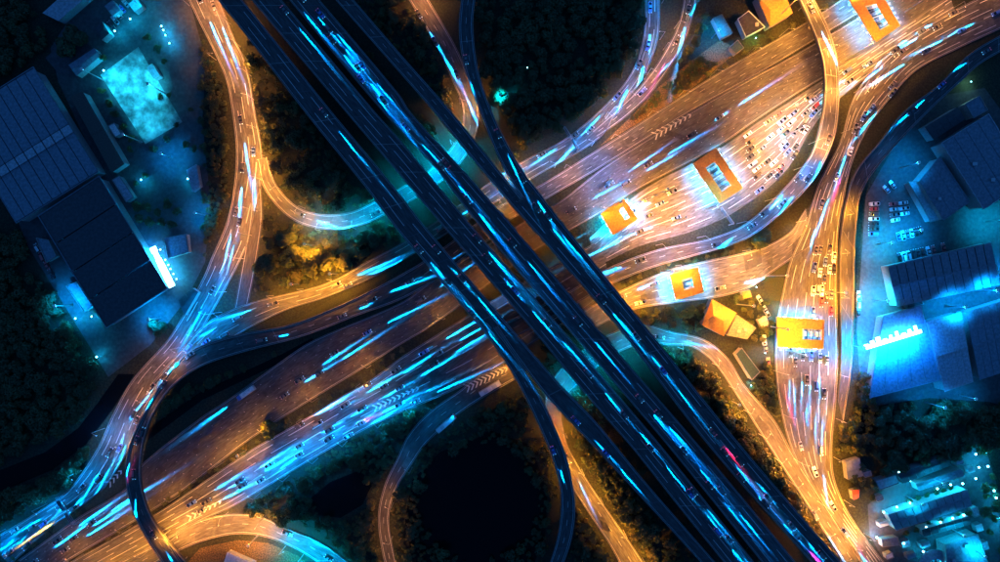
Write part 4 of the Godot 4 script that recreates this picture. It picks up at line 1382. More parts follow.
func place_lamps() -> void:
	lamp_row("west", 0, 0.01, 0.42, 11, PEACH, 430.0, "the outer kerb of the western road from the top")
	lamp_row("west", 1, 0.02, 0.12, 2, PEACH, 160.0, "the inner kerb of the western road near the top")
	lamp_row("west", 1, 0.74, 0.97, 4, BLUE, 380.0, "the western road's lower bend on its inner side, added to tint it blue")  # blue lamps added to colour the lower bend
	lamp_row("west", 0, 0.60, 0.74, 3, PEACH, 230.0, "the western road's lower bend")
	lamp_row("west", 0, 0.47, 0.55, 3, BLUE, 420.0, "the western road at its middle stretch, added to turn it blue")  # blue lamps added to colour the middle stretch
	lamp_row("loop", 0, 0.03, 0.18, 3, ORANGE, 360.0, "the outside of the northern loop road near the western road")
	lamp_row("loop", 1, 0.24, 0.38, 3, CYAN, 620.0, "the inside of the northern loop road before the viaducts")
	lamp_row("loop", 0, 0.47, 0.60, 3, CYAN, 900.0, "the northern loop road between the viaducts")
	lamp_row("loop", 0, 0.70, 0.70, 1, PEACH, 600.0, "the northern loop road above the viaducts")
	lamp_row("loop", 1, 0.98, 0.98, 1, PEACH, 420.0, "the northern loop road at the top edge")
	lamp_row("middle", 0, 0.24, 0.33, 3, ORANGE, 420.0, "the long slip road left of the viaducts")
	lamp_row("middle", 0, 0.08, 0.16, 2, BLUE, 200.0, "the long slip road near the western road")
	lamp_row("middle", 1, 0.60, 0.80, 4, BLUE, 320.0, "the long slip road right of the viaducts")
	lamp_row("middle", 0, 0.64, 0.64, 1, ORANGE, 400.0, "the sign gantry on the long slip road")
	lamp_row("middle", 1, 0.86, 0.98, 3, BLUE, 220.0, "the long slip road towards the top edge")
	lamp_row("north", 1, 0.25, 0.9, 5, ORANGE, 260.0, "the narrow northern road")
	lamp_row("upper", 0, 0.34, 0.97, 8, ORANGE, 260.0, "the upper carriageway's outer kerb")
	lamp_row("upper", 0, 0.04, 0.2, 2, ORANGE, 360.0, "the upper carriageway beside the viaducts")
	lamp_row("main", 1, 0.05, 0.36, 7, ORANGE, 170.0, "the main carriageway's planted strip from lower left")
	lamp_row("main", 1, 0.44, 0.62, 4, ORANGE, 160.0, "the main carriageway under the viaducts")
	lamp_row("lower", 1, 0.02, 0.22, 4, ORANGE, 420.0, "the lower carriageway from lower left")
	lamp_row("lower", 1, 0.30, 0.60, 6, BLUE, 480.0, "the lower carriageway's stretch, added for a blue spill")  # added lamps stand in for the wide blue glow on the lanes
	lamp_row("lower", 0, 0.46, 0.56, 2, PEACH, 120.0, "the lower carriageway's planted strip")
	lamp_row("bottom", 0, 0.34, 0.62, 3, PEACH, 620.0, "the bottom ramp's upper kerb")
	lamp_row("bottom", 1, 0.78, 0.98, 3, CYAN, 620.0, "the bottom ramp near the bottom edge")
	lamp_row("inner", 0, 0.30, 0.55, 2, BLUE, 60.0, "the inner loop ramp's dim upper bend, added to make it bluer")  # added so the bend turns bluer
	lamp_row("inner", 0, 0.72, 0.98, 3, PEACH, 130.0, "the inner loop ramp near the bottom edge")
	lamp_row("inner", 1, 0.04, 0.04, 1, ORANGE, 320.0, "the inner loop ramp at its start")
	lamp_row("tear", 0, 0.03, 0.40, 9, PEACH, 620.0, "the south-eastern loop road from the bottom right")
	lamp_row("tear", 0, 0.47, 0.66, 4, CYAN, 620.0, "the south-eastern loop road beneath the viaducts")
	lamp_row("tear", 0, 0.74, 0.98, 5, ORANGE, 560.0, "the south-eastern loop road to the bottom edge")
	lamp_row("small_toll", 0, 0.2, 0.95, 4, ORANGE, 640.0, "the side toll road")
	lamp_row("east", 0, 0.42, 0.93, 9, ORANGE, 700.0, "the eastern road's inner kerb")
	lamp_row("east", 1, 0.04, 0.34, 6, PEACH, 150.0, "the eastern road's upper bend")
	lamp_row("east", 1, 0.62, 0.95, 6, ORANGE, 280.0, "the eastern road's outer kerb")
	lamp_row("flyover", 1, 0.36, 0.66, 5, BLUE, 420.0, "the flyover's lower curve, added for a blue pool", 14.0, 5.0)  # blue lamps added to tint the curve
	lamp_row("flyover", 1, 0.04, 0.30, 4, PEACH, 750.0, "the flyover's outer foot from the top", 16.0, 6.0)
	mast(672, 222, ORANGE, 6000.0, "mast lamp below the large toll canopy")
	mast(655, 196, ORANGE, 4500.0, "mast lamp left of the large toll canopy")
	mast(775, 118, ORANGE, 8000.0, "mast lamp among the queues right of the large toll canopy")
	mast(760, 175, ORANGE, 7000.0, "mast lamp on the lower edge of the toll plaza queues")
	mast(846, 60, ORANGE, 7000.0, "mast lamp by the flyover and the top toll canopy")
	mast(905, 12, ORANGE, 3500.0, "mast lamp behind the top toll canopy")
	mast(735, 304, ORANGE, 6000.0, "added mast lamp that brightens the orange hipped house")  # added to bring the house roof up to orange
	mast(660, 272, ORANGE, 2500.0, "mast lamp at the square toll canopy")
	mast(766, 276, ORANGE, 3000.0, "mast lamp before the wide eastern canopy")
	mast(775, 20, ORANGE, 2500.0, "mast lamp by the large orange roof at the top")
	mast(612, 208, ORANGE, 1500.0, "mast lamp by the small toll canopy")
	mast(606, 182, BLUE, 1800.0, "added blue mast lamp tinting the main carriageway right of the viaducts", 16.0)  # added for a blue patch on the paving
	mast(246, 450, ORANGE, 900.0, "orange mast lamp on the strip by the single round tree", 12.0)
	mast(337, 274, ORANGE, 2300.0, "added orange mast lamp beside the trees it lights yellow", 15.0)  # added to light the yellow clump
	mast(300, 284, ORANGE, 900.0, "orange mast lamp left of the yellow lit trees", 15.0)
	mast(314, 246, ORANGE, 3000.0, "added orange mast lamp rising among the trees it lights yellow", 17.0)  # second added mast, brightens the rest of the clump
	mast(640, 300, ORANGE, 1800.0, "orange mast lamp in the clump below the square toll canopy", 14.0)
	mast(730, 400, ORANGE, 900.0, "orange mast lamp on the planted strip by the loop road", 14.0)
	mast(258, 535, ORANGE, 1500.0, "orange mast lamp over the bare earth of the bottom ramp", 14.0)
	mast(786, 136, CYAN, 2000.0, "added cyan mast lamp whitening the toll queues", 22.0)  # added to turn the queue area whiter
	mast(706, 210, CYAN, 1500.0, "cyan mast lamp below the large toll canopy", 20.0)
	mast(822, 292, ORANGE, 5000.0, "added mast lamp behind the queue, brightening the wide eastern canopy", 24.0)  # this and the next two are added to brighten the canopy roof
	mast(786, 350, ORANGE, 3200.0, "added mast lamp below the wide eastern canopy, brightening its roof", 24.0)
	mast(768, 326, ORANGE, 3200.0, "added mast lamp left of the wide eastern canopy, brightening its roof", 24.0)
	mast(905, 495, CYAN, 700.0, "added floodlight over the upper court roofs", 15.0)  # added floods, since the court lamps stand below the eaves
	mast(945, 525, CYAN, 900.0, "added floodlight over the lower court roofs", 15.0)
	mast(925, 475, CYAN, 500.0, "added floodlight behind the uppermost terrace", 15.0)
	mast(965, 545, CYAN, 700.0, "added floodlight over the blue finned hall", 15.0)
	# left side
	mast(103, 80, [0.02, 0.55, 0.9], 2000.0, "tall floodlight at the left corner of the sports court", 18.0, Vector2(126, 84), 42.0)
	mast(166, 94, [0.02, 0.55, 0.9], 2500.0, "tall floodlight at the right edge of the sports court", 18.0, Vector2(144, 84), 44.0)
	mast(142, 142, [0.02, 0.55, 0.9], 1500.0, "tall floodlight at the foot of the sports court", 18.0, Vector2(148, 118), 38.0)
	mast(143, 8, CYAN, 500.0, "tall floodlight over the top yard", 14.0)
	mast(72, 305, BLUE, 2400.0, "tall floodlight left of the dark warehouse", 14.0)
	mast(205, 215, BLUE, 900.0, "tall floodlight by the western road's service yard", 12.0)
	mast(160, 318, BLUE, 2080.0, "tall floodlight below the dark warehouse", 12.0)
	mast(172, 158, BLUE, 900.0, "tall floodlight on the lane below the sports court", 12.0)
	var pts := [[165, 29, "first of four lamps beside the court lane"], [167, 33, "second of four lamps beside the court lane"], [169, 38, "third of four lamps beside the court lane"], [173, 46, "last of four lamps beside the court lane"],
		[134, 22, "lamp at the corner of the top yard"], [119, 34, "lamp by the small dark house"], [108, 73, "lamp on the left rim of the sports court"],
		[164, 250, "topmost of six lamps along the white strip"], [169, 260, "second of six lamps along the white strip"], [172, 265, "third of six lamps along the white strip"], [174, 269, "fourth of six lamps along the white strip"], [177, 274, "fifth of six lamps along the white strip"], [180, 279, "lowest of six lamps along the white strip"],
		[96, 316, "lamp at the lower left wall of the dark warehouse"], [30, 219, "lamp at the gap between hall and warehouse"], [101, 356, "lamp at the bottom tip of the left yard"], [80, 318, "lamp on the left yard's wall"],
		[145, 181, "lamp under trees below the sports court"], [191, 180, "lamp at the pale shed near the western road"]]
	for p in pts:
		garden_lamp(p[0], p[1], 90.0, "bright cyan " + p[2], 4.0, CYAN, 0.0, 0.45)
	# right side
	mast(877, 244, CYAN, 2880.0, "tall floodlight at the car park entrance", 14.0)
	mast(873, 300, CYAN, 4160.0, "tall floodlight between ramp and gabled warehouse", 14.0)
	mast(905, 232, BLUE, 2080.0, "tall floodlight among the parked cars", 14.0)
	mast(985, 222, CYAN, 1440.0, "tall floodlight below the large dark blue warehouse", 14.0)
	mast(998, 277, BLUE, 1920.0, "tall floodlight at the right end of the gabled warehouse", 14.0)
	mast(945, 306, BLUE, 2600.0, "tall floodlight between the gabled halls", 16.0)
	mast(925, 402, BLUE, 1200.0, "tall floodlight at the foot of the sign warehouse", 16.0)
	mast(900, 168, BLUE, 1500.0, "tall floodlight by the dark long shed", 16.0)
	mast(975, 290, BLUE, 1800.0, "tall floodlight between gabled warehouse and blue hall", 16.0)
	mast(712, 38, BLUE, 1500.0, "tall floodlight on the small lot at the top", 12.0)
	mast(850, 345, CYAN, 4160.0, "tall floodlight right of the wide eastern canopy", 14.0)
	mast(500, 100, CYAN, 1500.0, "lone floodlight in the clearing right of the slender ramp", 9.0)
	mast(960, 395, BLUE, 500.0, "tall floodlight below the pale gabled hall", 12.0)
	var cl := [[894, 470], [932, 486], [945, 482], [957, 481], [905, 500], [892, 504], [879, 509], [935, 519], [947, 515], [958, 512], [921, 524], [872, 534], [899, 540], [970, 452], [979, 451], [973, 465], [982, 464], [970, 476], [988, 488], [990, 495], [995, 515], [998, 527], [934, 560], [918, 548], [905, 478]]
	for k in cl.size():
		garden_lamp(cl[k][0], cl[k][1], 240.0 if k in [11, 12] else 80.0, "white court lamp, %s in the string between the lower right roofs" % ordinal(k), 4.5, CYAN, 0.0, 0.55)
	garden_lamp(527, 70, 30.0, "single white lamp deep in the dark wood", 4.0)
	garden_lamp(966, 84, 60.0, "greenish lamp by the dark long shed", 4.0, [0.3, 0.8, 0.6])
	garden_lamp(754, 40, 60.0, "green lamp in the hedge by the upper carriageway", 3.0, [0.02, 0.8, 0.2])
	garden_lamp(748, 384, 120.0, "added cyan lamp at the foot of the green office", 4.5)  # added, with the next, to light the office roof teal
	garden_lamp(762, 352, 120.0, "added cyan lamp behind the green office", 4.5)
	garden_lamp(753, 287, 160.0, "bright white lamp at the tip of the grass triangle", 5.0, CYAN)

func plan_traffic() -> void:
	# viaducts
	plan("v1", 325, 112, 356, 157, {"beam": 0.6})
	plan("v1", 437, 249, 489, 310)
	plan("v1", 462, 279, 489, 310)
	plan("v1", 447, 283, 492, 336)
	plan("v1", 472, 314, 492, 336)
	plan("v1", 418, 250, 440, 280, {"beam": 0.6})
	plan("v2", 288, 8, 330, 55, {"beam": 0.8})
	for p in [[488, 258], [516, 290], [534, 312], [548, 322], [607, 398], [628, 420], [652, 446], [626, 413], [648, 437], [666, 462], [692, 492], [702, 508], [720, 530], [736, 552], [697, 488], [716, 512], [733, 534], [748, 554], [480, 236], [590, 372]]:
		plan("v2", p[0], p[1], p[0] + 40, p[1] + 48)
	for p in [[290, -6], [297, 4], [306, 12], [318, 24], [330, 42], [343, 56], [356, 70], [369, 88], [382, 102], [394, 118], [405, 128], [418, 142], [321, 14], [338, 33], [352, 50], [362, 66], [300, 0], [312, 6], [328, 30], [345, 66], [358, 82], [372, 98], [386, 114], [437, 170], [450, 186], [464, 204], [511, 244], [530, 266], [480, 228], [577, 322], [592, 340], [657, 415], [684, 450], [702, 468], [722, 490], [640, 398], [708, 486]]:
		plan("v3", p[0], p[1], p[0] + 40, p[1] + 48, {"color": lin(0.0, 0.24, 1.0)})
	plan("v3", 408, 122, 430, 150, {"color": lin(1.0, 0.5, 0.1), "beam": 0.8})
	plan("v3", 445, 164, 425, 140, {"beam": 0.2, "tail": 1.0})
	for p in [[637, 336], [652, 354], [664, 370], [716, 436], [730, 450], [738, 462], [748, 472], [757, 486], [768, 498], [780, 512], [792, 526], [806, 542], [820, 556], [724, 452], [740, 478], [762, 506], [600, 300]]:
		plan("v45", p[0], p[1], p[0] + 40, p[1] + 48)
	plan("v45", 712, 432, 690, 405, {"beam": 0.1, "tail": 2.5})
	plan("v45", 792, 538, 770, 510, {"beam": 0.1, "tail": 3.0, "tail_color": lin(1.0, 0.02, 0.6)})
	for p in [[505, 146], [514, 162], [522, 178], [466, 60], [471, 78], [498, 134]]:
		plan("v5", p[0], p[1], p[0] + 16, p[1] + 40)
	plan("v45", 536, 208, 560, 236)
	plan("v45", 548, 216, 570, 240)
	plan("south", 553, 450, 563, 490)
	plan("south", 558, 474, 563, 500)
	plan("tail", 576, 420, 600, 448)
	plan("tail", 606, 453, 634, 481)
	plan("tail", 590, 436, 634, 481)
	# ground
	for p in [[416, 16], [424, 30], [432, 44], [441, 58], [455, 76], [462, 92]]:
		plan("loop", p[0], p[1], p[0] + 12, p[1] + 26)
	plan("loop", 350, 222, 320, 224)
	plan("loop", 300, 214, 330, 226)
	plan("loop", 376, 214, 350, 222, {"tail": 0.6})
	for p in [[650, 8], [648, 28], [644, 46], [637, 64], [628, 80], [616, 96], [604, 110], [588, 120], [572, 132], [556, 142], [540, 152], [648, 46], [640, 62], [622, 88], [608, 116], [590, 130]]:
		plan("middle", p[0], p[1], p[0] - 18, p[1] + 16)
	for p in [[336, 284], [350, 276], [348, 286], [366, 276], [273, 303], [255, 311], [238, 319], [222, 330], [206, 342], [225, 336]]:
		var left: bool = p[0] < 300
		plan("middle", p[0], p[1], p[0] + (-30 if left else 30), p[1] + (14 if left else -16))
	plan("middle", 440, 226, 470, 206)
	plan("north", 677, 40, 686, 14, {"tail": 2.0, "tail_color": lin(1.0, 0.02, 0.4)})
	plan("north", 688, 10, 680, 36, {"beam": 0.8})
	plan("north", 642, 92, 655, 76, {"tail": 1.0, "beam": 0.3})
	for p in [[342, 316], [358, 308], [372, 300], [388, 291], [240, 345], [262, 341], [410, 282]]:
		plan("curl", p[0], p[1], p[0] + 30, p[1] - 15)
	for p in [[190, 355], [176, 368], [164, 384], [155, 396], [147, 410], [131, 460], [133, 474], [135, 490], [153, 535], [160, 548], [137, 440]]:
		plan("curl", p[0], p[1], p[0] + (-16 if p[1] < 420 else 4), p[1] + 28)
	plan("curl", 143, 432, 152, 410, {"beam": 0.2, "tail": 1.5})
	for p in [[188, 348], [178, 362], [166, 378], [152, 388], [142, 402], [134, 414], [127, 426], [118, 440], [110, 452], [100, 464], [92, 476], [82, 488], [72, 496], [60, 506], [46, 516], [32, 526], [18, 536], [6, 544], [120, 448], [108, 464], [98, 478], [86, 492], [70, 508], [54, 520], [38, 532], [22, 544], [10, 552], [62, 514], [28, 546], [148, 404], [137, 420], [130, 436], [44, 524], [15, 530]]:
		plan("west", p[0], p[1], p[0] - 18, p[1] + 16)
	plan("west", 74, 508, 52, 526, {"color": lin(1.0, 0.35, 0.03), "beam": 1.4})
	plan("west", 203, 2, 210, 26)
	plan("west", 198, 0, 206, 22)
	plan("west", 214, 6, 222, 28)
	plan("west", 241, 120, 243, 150)
	plan("west", 245, 132, 246, 156, {"beam": 0.4, "tail": 0.6})
	plan("west", 243, 168, 243, 190)
	plan("west", 236, 212, 228, 244)
	plan("west", 228, 240, 218, 270)
	plan("west", 240, 222, 232, 250, {"beam": 0.6})
	plan("west", 254, 152, 258, 170)
	plan("west", 204, 300, 190, 326)
	plan("west", 212, 290, 196, 318)
	# main carriageway
	for p in [[286, 397], [306, 384], [320, 374], [340, 346], [354, 337], [366, 328], [419, 297], [300, 380]]:
		plan("main", p[0], p[1], p[0] + 30, p[1] - 19)
	plan("main", 246, 391, 230, 402, {"kind": "lorry", "paint": "blue", "beam": 0.5, "tail": 1.0})
	plan("main", 334, 352, 320, 362, {"beam": 0.1, "tail": 1.2})
	for p in [[92, 522], [102, 514], [112, 507], [35, 562], [48, 554], [60, 546], [74, 538], [86, 532], [44, 552], [58, 540], [66, 550], [78, 545]]:
		plan("main", p[0], p[1], p[0] + 30, p[1] - 20)
	for p in [[570, 208], [582, 204], [640, 176], [650, 168], [690, 132], [720, 118], [610, 186], [628, 192]]:
		plan("main", p[0], p[1], p[0] + 30, p[1] - 18, {"beam": 0.7})
	# lower carriageway
	for p in [[318, 423], [336, 411], [345, 404], [345, 432], [362, 424], [376, 417], [390, 409], [284, 452], [300, 446], [316, 438], [330, 430], [416, 402], [428, 396], [438, 390], [411, 358], [424, 352], [438, 353], [452, 345], [434, 364], [448, 357], [396, 370], [384, 386], [404, 374], [376, 378], [298, 422], [312, 414], [326, 406], [206, 500], [222, 490], [240, 480], [256, 472], [270, 465], [204, 514], [220, 504], [244, 486], [282, 462], [262, 482], [300, 456], [350, 438], [366, 432], [400, 388], [418, 376], [362, 408]]:
		plan("lower", p[0], p[1], p[0] + 30, p[1] - 17, {"color": lin(0.0, 0.31, 1.0)})
	plan("lower", 366, 382, 390, 366, {"beam": 0.2, "tail": 1.8, "tail_color": lin(1.0, 0.02, 0.35)})
	plan("lower", 400, 404, 424, 392, {"beam": 0.3, "tail": 1.8, "tail_color": lin(1.0, 0.05, 0.6)})
	plan("lower", 330, 440, 356, 426, {"beam": 0.3, "tail": 1.2, "tail_color": lin(1.0, 0.05, 0.6)})
	plan("lower", 190, 500, 220, 482, {"beam": 0.8})
	plan("inner", 490, 388, 470, 400, {"kind": "bus", "paint": "silver", "beam": 0.1})
	plan("inner", 447, 424, 434, 436, {"kind": "bus", "paint": "silver", "beam": 0.1})
	# flyover, plaza, tolls
	for p in [[812, 8], [818, 22], [824, 38], [824, 150], [818, 164], [808, 178], [796, 192], [782, 204], [768, 216], [752, 226], [736, 234], [716, 243], [700, 248], [640, 260], [622, 268], [828, 140], [814, 158], [798, 178], [780, 196], [764, 212]]:
		plan("flyover", p[0], p[1], p[0] + (10 if p[1] < 60 else -18), p[1] + 18)
	for p in [[622, 297], [640, 290], [654, 284], [720, 288], [740, 280]]:
		plan("small_toll", p[0], p[1], p[0] + 24, p[1] - 9)
	plan("small_toll", 640, 303, 616, 314, {"beam": 0.2, "tail": 2.0, "tail_color": lin(1.0, 0.02, 0.3)})
	for p in [[630, 212], [642, 202], [648, 216], [660, 204], [672, 192], [640, 232], [660, 226], [676, 218], [690, 214]]:
		plan("plaza", p[0], p[1], p[0] - 24, p[1] + 18, {"color": lin(0.0, 0.40, 1.0)})
	# the queue before the large canopy: lanes across, cars one behind another
	for lane in 9:
		for k in 7:
			if rng.randf() < 0.24:
				continue
			var f := (lane + 0.5) / 9.0
			var x := 752.0 + k * 10.5 + rng.randf_range(-2.5, 2.5) - 6.0 + lane * 1.8
			var y0 := lerpf(121.0 - (x - 760.0) * 0.64, 196.0 - (x - 760.0) * 0.72, f)
			plan("plaza", x, y0, x - 20, y0 + 13, {"beam": 0.0, "tail": 0.0, "color": lin(0.1, 0.6, 1.0)})
	for p in [[846, 70], [862, 60], [850, 84], [835, 88], [868, 66], [884, 56]]:
		plan("plaza", p[0], p[1], p[0] - 20, p[1] + 13, {"beam": 0.5})
	# eastern road
	for p in [[950, 8], [934, 16], [918, 26], [902, 34], [886, 44], [936, 26], [918, 38], [900, 50], [884, 62], [872, 72], [996, 14], [978, 22], [962, 32], [944, 42], [926, 52], [905, 74], [893, 86], [882, 98], [874, 110], [866, 118], [858, 130], [896, 96], [882, 116], [872, 128]]:
		plan("east", p[0], p[1], p[0] - 18, p[1] + 14, {"color": lin(0.0, 0.36, 1.0)})
	plan("east", 862, 134, 874, 118, {"beam": 0.1, "tail": 4.0, "tail_color": lin(1.0, 0.02, 0.25)})
	plan("east", 852, 152, 862, 134, {"beam": 0.1, "tail": 4.0, "tail_color": lin(1.0, 0.02, 0.25)})
	for p in [[838, 178], [820, 204], [814, 218], [845, 165]]:
		plan("east", p[0], p[1], p[0] - 6, p[1] + 16)
	for lane in 5:
		for k in 7:
			if rng.randf() < 0.2:
				continue
			var x := 812.0 + lane * 5.2 + (6 - k) * 0.6
			var y := 250.0 + k * 10.0 + rng.randf_range(-3, 3)
			plan("east", x, y, x - 1, y + 16, {"beam": 0.0, "tail": 0.0, "color": lin(0.1, 0.6, 1.0)})
	for p in [[790, 352], [794, 362], [793, 378], [802, 356], [811, 356], [820, 358], [828, 360], [806, 380], [816, 386], [825, 392]]:
		plan("east", p[0], p[1], p[0] + 2, p[1] + 20, {"beam": 0.35, "color": lin(0.0, 0.38, 1.0)})
	plan("east", 800, 446, 806, 464, {"beam": 0.2, "tail": 2.0})
	plan("east", 813, 472, 812, 452, {"beam": 0.1, "tail": 3.0})
	plan("east", 832, 506, 818, 480, {"beam": 0.2, "tail": 4.0, "tail_color": lin(1.0, 0.02, 0.35)})
	plan("east", 822, 450, 822, 480, {"beam": 0.5})
	plan("east", 848, 530, 868, 560, {"beam": 0.6})
	plan("east", 838, 540, 852, 562, {"beam": 0.6})
	for p in [[985, 50], [972, 60], [940, 84], [928, 94], [910, 110]]:
		plan("rim", p[0], p[1], p[0] - 18, p[1] + 14)
	# bottom and loops
	for p in [[300, 540], [316, 548], [330, 556], [288, 532]]:
		plan("bottom", p[0], p[1], p[0] + 18, p[1] + 11, {"beam": 0.8})
	plan("tear", 568, 458, 580, 480, {"beam": 0.3})
	plan("tear", 660, 336, 690, 340, {"beam": 0.4})
	plan("tear", 812, 516, 826, 536, {"beam": 0.8})

func parked(ax: float, ay: float, bx: float, by: float, count: int, turn: float, where: String) -> void:
	for k in count:
		if rng.randf() < 0.12:
			continue
		var t := float(k) / maxf(count - 1, 1)
		var kind: String = ["sedan", "pickup", "van", "sedan"][rng.randi() % 4]
		var paint: String = PAINTS[rng.randi() % PAINTS.size()]
		var o := vehicle(kind, paint, false)
		o.name = numbered("parked_" + kind)
		add_child(o)
		o.set_meta("label", "parked %s %s, %s space of %s" % [paint, kind, ordinal(k), where])
		o.set_meta("category", "car")
		o.set_meta("group", "parked cars")
		o.position = P(lerpf(ax, bx, t), lerpf(ay, by, t), 0.0) + Vector3(0, 0.04, 0)
		o.rotation_degrees.y = turn + rng.randf_range(-4, 4)

var counts := {}

func count_as(key: String) -> int:
	counts[key] = counts.get(key, -1) + 1
	return counts[key]

func plant() -> void:
	# trees one can tell apart
	tree(322, 258, 6, 1.15, "big yellow lit tree in the middle of the left loop", "large trees by the slip road", 1)
	tree(312, 268, 7, 0.8, "second yellow lit tree below the big one in the left loop", "large trees by the slip road", 1)
	tree(345, 262, 7, 0.9, "bright yellow tree at the kerb of the long slip road", "large trees by the slip road", 1)
	tree(290, 238, 6, 0.9, "olive tree beside the slip road in the left loop", "large trees by the slip road", 0)
	tree(270, 262, 7, 0.85, "dark tree left of the yellow trees in the left loop", "large trees by the slip road", 2)
	tree(372, 238, 6, 0.8, "dark tree against the leftmost viaduct", "large trees by the slip road", 2)
	tree(300, 254, 7, 0.8, "olive tree left of the big yellow lit tree", "large trees by the slip road", 1)
	tree(334, 244, 6, 0.75, "olive tree above the bright yellow tree near the blue loop", "large trees by the slip road", 3)
	tree(358, 252, 7, 0.7, "olive tree right of the bright yellow tree", "large trees by the slip road", 0)
	planted.append_array([[300, 254], [334, 244], [358, 252], [322, 258], [312, 268], [345, 262], [290, 238], [270, 262], [372, 238]])
	tree(272, 427, 7, 0.85, "single round tree on the strip between the carriageways", "large trees by the slip road", 1)
	tree(760, 240, 6, 0.8, "dark round tree between flyover and side toll road", "large trees by the slip road", 2)
	tree(762, 236, 7, 0.6, "smaller tree next to the round one by the flyover", "large trees by the slip road", 2)
	tree(161, 328, 7, 0.8, "dark round tree in the yard under the dark warehouse", "large trees by the slip road", 2)
	tree(80, 40, 6, 0.9, "large dark tree above the service lane at upper left", "large trees by the slip road", 2)
	tree(70, 52, 7, 0.9, "dark tree by the bend of the upper left service lane", "large trees by the slip road", 2)
	grove([[250, 44], [302, 112], [388, 222], [360, 205], [322, 212], [290, 192], [266, 150], [258, 110]], 42, "brown lit tree between the western road and the leftmost viaduct", "trees between western road and viaduct", 1.0, 8.0)
	grove([[262, 205], [300, 228], [392, 222], [398, 238], [330, 274], [270, 296], [258, 285]], 18, "tree in the left loop among the yellow trees", "trees inside the left loop", 0.9, 8.0)
	grove([[352, 0], [405, 0], [445, 75], [455, 110], [400, 55]], 14, "dark tree between narrow viaduct and northern loop road", "trees by the northern loop road", 1.0, 9.0)
	grove([[322, 10], [340, 20], [400, 88], [440, 140], [405, 105]], 8, "dark tree in the gap between the third and narrow viaducts", "trees in the viaduct gap", 0.7, 7.0)
	grove([[600, 100], [628, 70], [638, 40], [640, 0], [620, 0], [615, 50], [585, 90], [540, 120], [510, 140], [514, 158], [560, 134]], 24, "tree on the wood's edge above the long slip road", "trees on the edge of the dark wood", 0.95, 8.0)
	grove([[660, 60], [680, 60], [700, 62], [720, 66], [700, 78], [680, 88], [672, 76]], 8, "tree in the orange hedge beside the upper carriageway", "trees in the upper hedge", 0.7, 6.0)
	grove([[692, 20], [705, 18], [700, 50], [685, 58]], 5, "tree between narrow northern road and the blue lot", "trees by the blue lot", 0.8, 7.0)
	grove([[262, 506], [330, 456], [400, 418], [460, 392], [420, 430], [390, 470], [374, 510], [380, 562], [352, 562], [320, 532], [276, 516]], 42, "tree round the small pond below the lower carriageway", "trees round the small pond", 1.0, 8.0, [342, 494, 32, 24])
	grove([[398, 478], [424, 450], [500, 398], [520, 396], [545, 450], [556, 500], [545, 562], [398, 562]], 34, "tree on the bank of the large black pond", "trees round the large pond", 1.0, 8.0, [478, 500, 60, 58])
	grove([[566, 400], [604, 462], [690, 562], [655, 562], [608, 508], [578, 460]], 26, "tree between the loop road and the thin straight ramp", "trees under the thin ramp", 1.0, 8.0)
	grove([[562, 505], [576, 486], [612, 548], [618, 562], [562, 562]], 9, "tree between the peeling ramp and the loop road", "trees by the peeling ramp", 0.9, 8.0)
	grove([[656, 348], [690, 352], [715, 380], [765, 452], [840, 562], [832, 562], [745, 452]], 40, "tree on the strip between rightmost viaduct and loop road", "trees along the rightmost viaduct", 1.0, 7.5)
	grove([[636, 312], [700, 302], [702, 325], [690, 334], [652, 326]], 12, "tree in the clump below the square toll canopy", "trees below the square toll canopy", 0.9, 8.0)
	grove([[700, 298], [740, 290], [768, 300], [770, 340], [745, 345], [728, 340], [745, 330], [740, 310], [715, 296]], 14, "tree round the orange hipped house", "trees round the orange house", 0.7, 6.5)
	grove([[748, 384], [768, 362], [784, 436], [788, 446]], 10, "tree on the wedge between loop road and eastern road", "trees on the wedge", 0.85, 7.0)
	grove([[842, 400], [856, 350], [872, 400], [864, 450], [838, 452]], 18, "tree beside the eastern road's lower stretch", "trees beside the eastern road", 0.85, 7.0)
	grove([[840, 452], [866, 460], [880, 470], [870, 500], [848, 486]], 8, "tree by the tin shed beside the eastern road", "trees by the tin shed", 0.8, 7.0)
	grove([[230, 516], [268, 492], [290, 510], [262, 512]], 5, "tree in the corner between lower carriageway and bottom ramp", "trees by the bottom ramp", 0.8, 7.0)
	for p in [[908, 500], [916, 497], [925, 494], [934, 491], [941, 489], [948, 487]]:
		tree(p[0], p[1], 2, 0.55, "small round tree, %s from the left in the upper row between the lower right roofs" % ordinal(count_as("upper court")), "upper row of court trees")
	for p in [[904, 531], [914, 528], [928, 523], [938, 520], [947, 518], [956, 515], [966, 511]]:
		tree(p[0], p[1], 4, 0.6, "small round tree, %s from the left in the lower row between the lower right roofs" % ordinal(count_as("lower court")), "lower row of court trees")
	grove([[975, 480], [1000, 470], [1000, 560], [988, 540]], 12, "tree at the right edge beside the lamp lit courts", "trees at the right edge", 0.8, 7.0)
	for p in [[104, 92], [112, 104], [118, 116], [126, 128], [134, 140], [96, 62], [106, 60], [162, 98], [170, 96], [178, 126], [170, 140], [156, 150], [150, 40], [160, 50], [166, 62], [148, 176], [138, 184], [132, 150], [188, 145], [196, 150], [192, 110]]:
		tree(p[0], p[1], rng.randi() % 6, rng.randf_range(0.5, 0.8), "small tree, %s along the belt round the sports court" % ordinal(count_as("court belt")), "trees round the sports court")
	for p in [[170, 205], [180, 212], [160, 212], [150, 208], [142, 218], [152, 222], [164, 222], [174, 224], [140, 206]]:
		tree(p[0], p[1], rng.randi() % 6, rng.randf_range(0.7, 1.0), "dark tree, %s in the clump above the floodlit white awning" % ordinal(count_as("strip clump")), "trees above the light strip")
